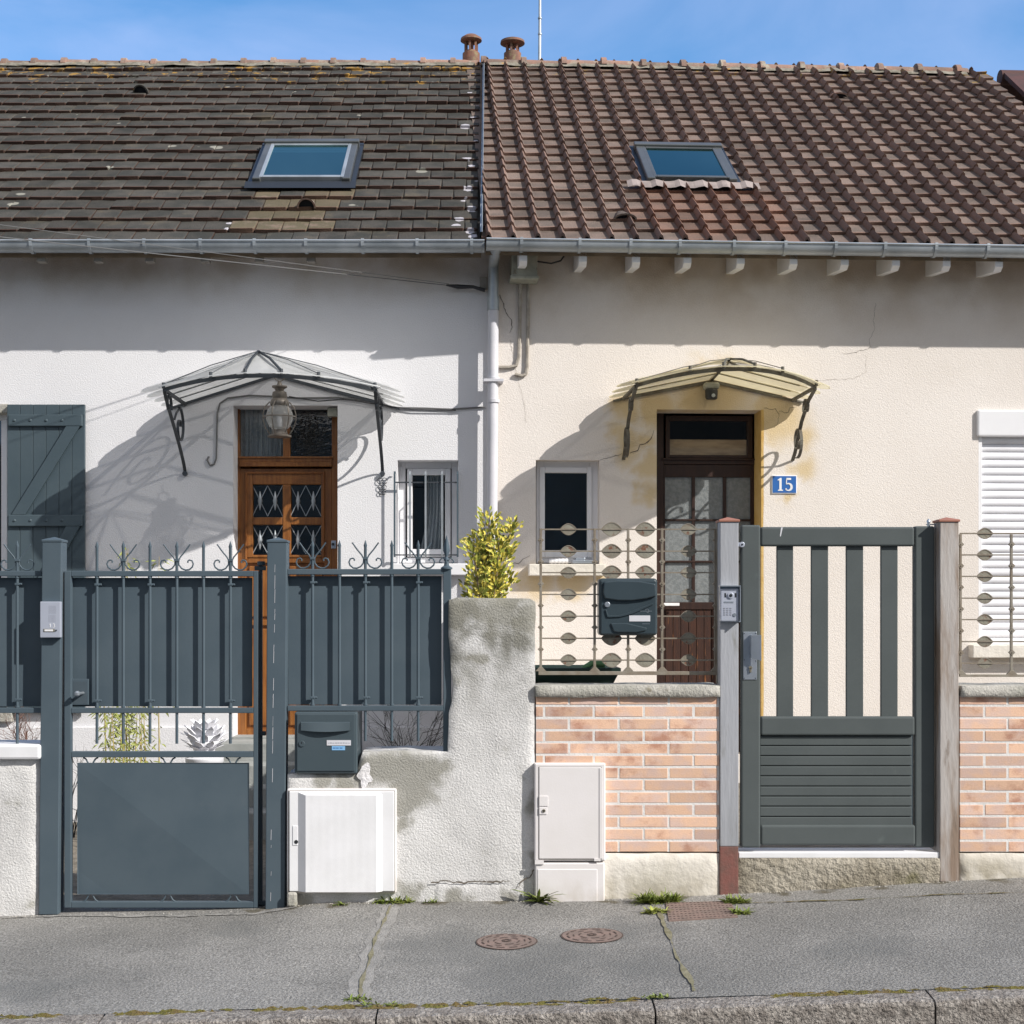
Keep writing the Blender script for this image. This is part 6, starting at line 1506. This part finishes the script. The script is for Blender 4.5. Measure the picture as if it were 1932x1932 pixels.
poly_plate([(cv(x), cw(y)) for x, y in arm], mo, mo+.013, 'relief_grip', m_mbox, r, .005)
m = MB(); s, z = FF.px(cv(627), cw(721), mo+.01); m.cyl(FF.P(s, mo+.003, z), FF.P(s, mo+.014, z), .0145, n=18); k = m.build('lock', m_steel, r, bevel=.003)
m = MB(); m.pbox(FF, cv(780), cv(928), cw(798), cw(840), mo+.0075, .003); m.build('name_label', m_label, r, bevel=.001)
m = MB(); m.pbox(FF, cv(858), cv(940), cw(766), cw(769), mo+.0062, .001)
m.tube([FF.P(*(lambda q: (q[0], mo+.006, q[1]))(FF.px(cv(905+13*math.cos(a)), cw(766+13*math.sin(a)), mo))) for a in [-2.6+i*.5 for i in range(10)]], .0012, 4)
m.pbox(FF, cv(872), cv(925), cw(855), cw(858), mo+.0062, .001); m.build('relief_emblem', m_steel, r)

# --- covers in the pavement
def disc_cover(u, v, rad, lab):
    c = ground_at(u, v); r = thing('manhole_cover', lab, 'cover', c, 'round rusty covers in the pavement')
    def gp(x, y, h): return Vector((x, y, pz(x, y)+h))
    def ringm(m, r0, r1, h, a0=0, a1=2*math.pi, n=40):
        n = max(3, int(n*(a1-a0)/(2*math.pi))); P = []
        for i in range(n+1):
            a = a0+(a1-a0)*i/n
            for q in (r0, r1): P.append(gp(c.x+math.cos(a)*q, c.y+math.sin(a)*q, h))
        m.add(P, [(2*i, 2*i+1, 2*i+3, 2*i+2) for i in range(n)])
    m = MB(); n = 40; m.add([gp(c.x, c.y, .004)]+[gp(c.x+math.cos(i*2*math.pi/n)*rad, c.y+math.sin(i*2*math.pi/n)*rad, .004) for i in range(n)], [(0, 1+i, 1+(i+1) % n) for i in range(n)]); m.build('cover_plate', m_castf, r)
    m = MB(); ringm(m, rad*.985, rad*1.05, .003)
    for k in range(12): a = k*math.pi/6+.1; ringm(m, rad*.80, rad*.855, .0065, a, a+.34)
    for k in range(6): a = k*math.pi/3+.4; ringm(m, rad*.40, rad*.45, .0065, a, a+.7); ringm(m, rad*.60, rad*.64, .0065, a+.5, a+.9)
    for k in range(10):
        a = k*.628; x0, y0 = c.x+math.cos(a)*rad*.12, c.y+math.sin(a)*rad*.12; m.quad(gp(x0-.006, y0, .0065), gp(x0+.006, y0, .0065), gp(x0+.006, y0+.012, .0065), gp(x0-.006, y0+.012, .0065))
    m.build('cover_grooves', m_cover_d, r)
disc_cover(956, 1777.5, .134, 'round rusty cast cover in the pavement, the nearer left one of two')
disc_cover(1117, 1765.5, .137, 'round rusty cast cover in the pavement, the farther right one of two')
# chequer plate
c0 = [ground_at(1256, 1706), ground_at(1378, 1702), ground_at(1392, 1732), ground_at(1262, 1738)]
r = thing('chequer_plate', 'brown steel chequer plate set in the pavement among weeds', 'cover', (c0[0]+c0[2])/2)
for q in c0: q.z = pz(q.x, q.y)+.006
m = MB(); m.quad(*c0); [m.quad(a, b, b-Vector((0, 0, .02)), a-Vector((0, 0, .02))) for a, b in zip(c0, c0[1:]+c0[:1])]; m.build('plate', m_castf, r)
m = MB(); nx, ny = 17, 8
for i in range(nx):
    for j in range(ny):
        a, b = (i+.5)/nx, (j+.5)/ny; p = (c0[0]*(1-a)+c0[1]*a)*(1-b)+(c0[3]*(1-a)+c0[2]*a)*b; s_ = 1 if (i+j) % 2 else -1
        d = Vector((.008, .006*s_, 0)); q = Vector((-.003*s_, .004, 0)); h = Vector((0, 0, .001)); m.add([p-d+h, p+q*.8+h, p+d+h, p-q*.8+h, p+Vector((0, 0, .0035))], [(0, 1, 4), (1, 2, 4), (2, 3, 4), (3, 0, 4)])
m.build('tread_pattern', m_cover_d, r)

# ------------------------------------------------------------------ plants
def leaf(m, p, d, up, L_, W_, bend=.25):
    d = d.normalized(); x = d.cross(up)
    if x.length < .01: x = d.orthogonal()
    x.normalize(); n = x.cross(d).normalized(); m.cur = random.random()
    pr = [(0, .08), (.3, .85), (.6, .9), (.85, .45)]; P = []
    for t, w_ in pr:
        c = p+d*L_*t-n*bend*L_*t*t; P += [c-x*W_*w_/2+n*.12*W_, c, c+x*W_*w_/2+n*.12*W_]
    P.append(p+d*L_-n*bend*L_)
    m.add(P, [(3*i+j, 3*i+j+1, 3*i+4+j, 3*i+3+j) for i in range(3) for j in range(2)]+[(9, 10, 12), (10, 11, 12)])
def rv(): return Vector((rnd(-1, 1), rnd(-1, 1), rnd(-1, 1)))
random.seed(12)
# variegated shrub
D_ = 8.1; fs = Frame(0, D_, 0)
base = Vector(((918-PU)*D_/F, D_, CZ+(PV-1290)*D_/F)); r = thing('shrub', 'yellow variegated evergreen shrub behind the concrete pillar', 'shrub', base)
ml = MB(); ms = MB()
def at(u, v, d): return Vector(((u-PU)*d/F, d, CZ+(PV-v)*d/F))
spine = [[(918, 1290), (915, 1180), (917, 1100), (918, 1050), (920, 1010), (924, 978)], [(920, 1240), (930, 1120), (945, 1060), (957, 1020), (968, 992)], [(915, 1240), (905, 1120), (896, 1060), (890, 1028)], [(915, 1240), (893, 1140), (888, 1110)], [(920, 1240), (930, 1150), (952, 1110), (958, 1085)], [(917, 1180), (925, 1110), (905, 1050), (902, 1012)], [(917, 1180), (935, 1110), (940, 1050), (942, 1024)]]
for k, sp_ in enumerate(spine):
    d0 = D_+rnd(-.08, .08); pts = [at(u, v, d0) for u, v in sp_]; ms.tube(pts, [.010-.008*i/(len(pts)-1) for i in range(len(pts))], 5)
    for a, b in zip(pts, pts[1:]):
        n = int((b-a).length/.0065)
        for i in range(n):
            p = a+(b-a)*i/n
            if p.z < CZ+(PV-1150)*D_/F: continue
            for _ in range(4):
                q = rv(); q.z = abs(q.z)*.5+.25; q.normalize(); st = rnd(.01, .075); leaf(ml, p+q*st, (q+Vector((0, 0, .3))), Vector((rnd(-.5, .5), -1, .6)), rnd(.024, .044), rnd(.013, .021), rnd(.0, .4))
ml.build('foliage', m_leaf_y, r); ms.build('stems', m_bark, r, smooth=True)
# bamboo behind the gate
D_ = 9.9; r = thing('bamboo', 'thin yellow bamboo clump seen through and above the gate', 'plant', at(245, 1520, D_)); ml = MB(); ms = MB()
for i in range(15):
    u0 = rnd(195, 290); lean = rnd(-18, 18); vt = rnd(1250, 1330) if i > 2 else (1040, 1050, 1035)[i]
    if i < 3: u0 = (236, 298, 246)[i]; lean = (4, 3, -6)[i]
    d0 = D_+rnd(-.2, .2); pts = [at(u0+lean*t+2*math.sin(t*5+i), 1530+(vt-1530)*t, d0) for t in [j/7 for j in range(8)]]
    ms.tube(pts, [.006-.0045*j/7 for j in range(8)], 5)
    for j in range(60 if i > 2 else 70):
        t = rnd(.25, 1.0) if i > 2 else rnd(.25, 1.0); k = min(6, int(t*7)); p = pts[k]+(pts[k+1]-pts[k])*(t*7-k) if k < 7 else pts[-1]
        q = rv(); q.z = rnd(-.5, .3); q.normalize(); leaf(ml, p+q*rnd(.01, .06), q+Vector((0, 0, -.3)), Vector((0, -1, .5)), rnd(.04, .075), rnd(.007, .012), .4)
ml.build('foliage', m_leaf_b, r); ms.build('canes', m_cane, r, smooth=True)
def twig_bush(lab, u0, u1, v0, vb_, d, matl, n, seed, gen=3, leafm=None):
    random.seed(seed); r = thing('twig_bush', lab, 'bush', at((u0+u1)/2, vb_, d)); ms = MB()
    def br(p, dr, L_, rad, g):
        pts = [p]; q = dr.normalized()
        for i in range(4): q = (q+rv()*.18).normalized(); pts.append(pts[-1]+q*L_/4)
        ms.tube(pts, [rad*(1-.15*i) for i in range(5)], 4)
        if g > 0:
            for _ in range(3): k = random.randint(1, 4); br(pts[k], q+rv()*.75, L_*.6, rad*.55, g-1)
    for i in range(n):
        p = at(rnd(u0, u1)*.4+(u0+u1)/2*.6, vb_, d+rnd(-.15, .15)); H = (vb_-v0)*d/F; q = Vector((rnd(-.6, .6)*(u1-u0)/(vb_-v0)*1.4, rnd(-.3, .3), 1)); br(p, q, H*.75, .004, gen)
    ms.build('branches', matl, r)
    if leafm:
        ml = MB()
        for i in range(160): p = at(rnd(u0, u1), vb_-(vb_-v0)*rnd(.1, .9)**1.2, d+rnd(-.15, .15)); leaf(ml, p, rv(), Vector((0, -1, .5)), rnd(.015, .03), rnd(.006, .012))
        ml.build('leaves', leafm, r)
    return r
twig_bush('reddish bare shrub above the low wall left of the gate', 5, 88, 1348, 1460, 8.6, m_twig, 10, 3)
twig_bush('bare dark twiggy shrub in the shade right of the grey mailbox', 705, 830, 1335, 1470, 8.6, m_twigd, 13, 4, 3)
twig_bush('bare climbing twigs in the gap beside the lower gate panel', 128, 146, 1440, 1580, 8.3, m_twigd, 6, 5, 2)
# white plaster ornament
D_ = 10.0; c = at(386, 1402, D_); r = thing('garden_ornament', 'white plaster artichoke ornament on a pedestal beside the door steps', 'ornament', at(386, 1500, D_))
m = MB(); random.seed(8)
m.lathe(c+Vector((0, 0, -.08)), [(.03, 0), (.075, .03), (.095, .08), (.08, .14), (.04, .18)], 16)
for ringi, (zr, rr, tilt, L_) in enumerate(((-.05, .045, .5, .085), (-.02, .085, .7, .08), (.02, .095, 1.0, .08), (.06, .085, 1.4, .075), (.10, .055, 2.2, .07))):
    for k in range(9):
        a = k*2*math.pi/9+ringi*.35; d = Vector((math.cos(a), math.sin(a), 0)); p = c+d*rr+Vector((0, 0, zr)); q = (d+Vector((0, 0, tilt))).normalized()
        x = d.cross(Vector((0, 0, 1))); 
        P = [p-x*.028, p+x*.028, p+q*L_*.6+x*.024+d*.006, p+q*L_*1.0+d*.016, p+q*L_*.6-x*.024+d*.006]; m.add(P+[v-d*.010 for v in P], [(0, 1, 2, 3, 4), (9, 8, 7, 6, 5)]+[(i, 5+i, 5+(i+1) % 5, (i+1) % 5) for i in range(5)])
m.build('leaf_head', m_plasterorn, r)
m = MB(); m.lathe(at(386, 1540, D_), [(.10, 0), (.10, .03), (.06, .06), (.055, .24), (.09, .32), (.13, .375), (.13, .40), (.05, .42), (.04, .44)], 20); m.build('pedestal', m_plasterorn, r, smooth=True)
# weeds
def weed(lab, u, v, n, L_, W_, matl, seed, spread=.05, flat=.5, cat='weed', name='weed'):
    random.seed(seed); p = ground_at(u, v) if v > 1700 else FF.P(FF.s(u, .03), .03, zf(FF.s(u, .03))); p.z = pz(p.x, p.y); m = MB()
    for i in range(n):
        q = rv(); q.z = abs(q.z)*(1-flat)+.15; q.normalize(); b = p+Vector((rnd(-1, 1)*spread, rnd(-.3, .3)*spread, 0)); leaf(m, b, q, Vector((0, 0, 1)), L_*rnd(.5, 1.1), W_*rnd(.6, 1.1), rnd(.1, .5))
    return tag(m.build(name, matl), lab, cat)
weed('bright green tuft at the foot of the electricity cabinet', 1018, 1702, 40, .14, .026, m_leaf_g, 1, .012, .2)
weed('low weed at the lower right corner of the gas meter box', 742, 1702, 200, .045, .014, m_leaf_g, 2, .09, .55)
weed('tiny weed below the gas meter box', 645, 1708, 26, .03, .012, m_leaf_g, 6, .035, .5)
weed('small weed at the foot of the concrete pillar', 812, 1700, 26, .035, .010, m_leaf_g, 7, .03, .4)
weed('bushy weed at the left corner of the chequer plate', 1243, 1702, 420, .075, .010, m_leaf_g, 3, .10, .15)
weed('straggly weed between the chequer plate and the red post foot', 1388, 1704, 220, .055, .010, m_leaf_g, 4, .05, .4)
weed('dry yellow weed along the left edge of the chequer plate', 1238, 1722, 120, .05, .012, m_leaf_b, 5, .05, .5)
weed('small weed on the right edge of the chequer plate', 1396, 1724, 90, .05, .012, m_leaf_g, 8, .04, .5)
weed('weed tuft at the kerb end of the left pavement seam', 676, 1886, 60, .030, .012, m_leaf_g, 9, .045, .6)
weed('weed tuft on the kerb right of the left seam', 716, 1896, 50, .026, .010, m_leaf_g, 10, .08, .6)
weed('small weed on the kerb below the right seam', 1237, 1884, 40, .026, .010, m_leaf_g, 11, .05, .6)
# dirt and gravel along the wall foot
m = MB(); random.seed(77)
for i in range(900):
    x = rnd(-3.2, 3.6); o = abs(random.gauss(0, .022))+.006; y = 7.46-o
    if (FF.s(110) < x < FF.s(500)) and rnd(0, 1) < .6: continue
    if MN.noise(Vector((x*1.3, 4, 4))) < -.15: continue
    r_ = rnd(.0015, .006); p = Vector((x, y, pz(x, y))); m.cur = random.random(); a = rnd(0, 3)
    m.add([p+Vector((math.cos(a+j*1.57)*r_, math.sin(a+j*1.57)*r_, 0)) for j in range(4)]+[p+Vector((0, 0, r_*.9))], [(0, 1, 4), (1, 2, 4), (2, 3, 4), (3, 0, 4)])
m_grit = mat('grit', (.48, .46, .43), (.26, .24, .20), scale=40, rough=1, tint=.35)
tag(m.build('gravel', m_grit), 'crumbs of render and grit along the foot of the walls', 'gravel', kind='stuff')
# green tub behind the railing
D_ = 7.95; fT = Frame(0, D_, 0); r = thing('planter_tub', 'dark green plastic tub with light green handle behind the beige railing', 'tub', at(1080, 1300, D_))
zt, zb = fT.z(1257, 1080), fT.z(1300, 1080); sl, sr_ = fT.s(985), fT.s(1160)
m = MB(); P = []
for z, g_ in ((zb-.12, -.10), (zt-.035, .0), (zt-.035, .012), (zt+.0, .014), (zt, 0), (zb, -.07)):
    P += [Vector((sl-g_, D_-.22-g_, z)), Vector((sr_+g_, D_-.22-g_, z)), Vector((sr_+g_, D_+.22+g_, z)), Vector((sl-g_, D_+.22+g_, z))]
m.add(P, [(4*i+j, 4*i+(j+1) % 4, 4*i+4+(j+1) % 4, 4*i+4+j) for i in range(5) for j in range(4)]+[(0, 1, 2, 3)]); m.build('tub_body', m_plastg, r, bevel=.008)
m = MB(); m.tube([at(1100, 1262, D_-.2), at(1110, 1256, D_-.2), at(1118, 1250, D_-.2), at(1142, 1252, D_-.2)], .018, 8); m.pbox(Frame(0, D_-.2, 0), 1118, 1142, 1250, 1262, 0, .06); m.build('tub_handle', m_plast2, r, bevel=.006)

# ------------------------------------------------------------------ far side of the street (seen only in reflections)
m = MB(); random.seed(5)
r = thing('opposite_house', 'plain pale house with dark roof on the opposite side of the street', 'house', (0, -12, -.2))
m = MB(); m.box(Frame(0, -10, 0), -9, 13, -6, 0, -.3, 4.6); m.build('wall', m_farwall, r)
m = MB(); m.add([(-9.3, -9.6, 4.5), (13.3, -9.6, 4.5), (13.3, -13, 8), (-9.3, -13, 8), (13.3, -16.4, 4.5), (-9.3, -16.4, 4.5)], [(0, 1, 2, 3), (3, 2, 4, 5)]); m.build('roof', m_tile13, r)
m = MB(); 
for x0 in (-24, 13.6):
    m = MB(); n = 30
    for i in range(900):
        p = Vector((x0+rnd(0, 15), -9.6+rnd(-.6, .4), rnd(-.1, 2.9))); q = rv().normalized(); leaf(m, p, q, rv(), .5, .35)
    m.box(Frame(0, -9.6, 0), x0, x0+15, -.6, .1, -.3, 2.6)
    tag(m.build('hedge', m_hedge), 'tall dark hedge %s of the opposite house' % ('left' if x0 < 0 else 'right'), 'hedge')
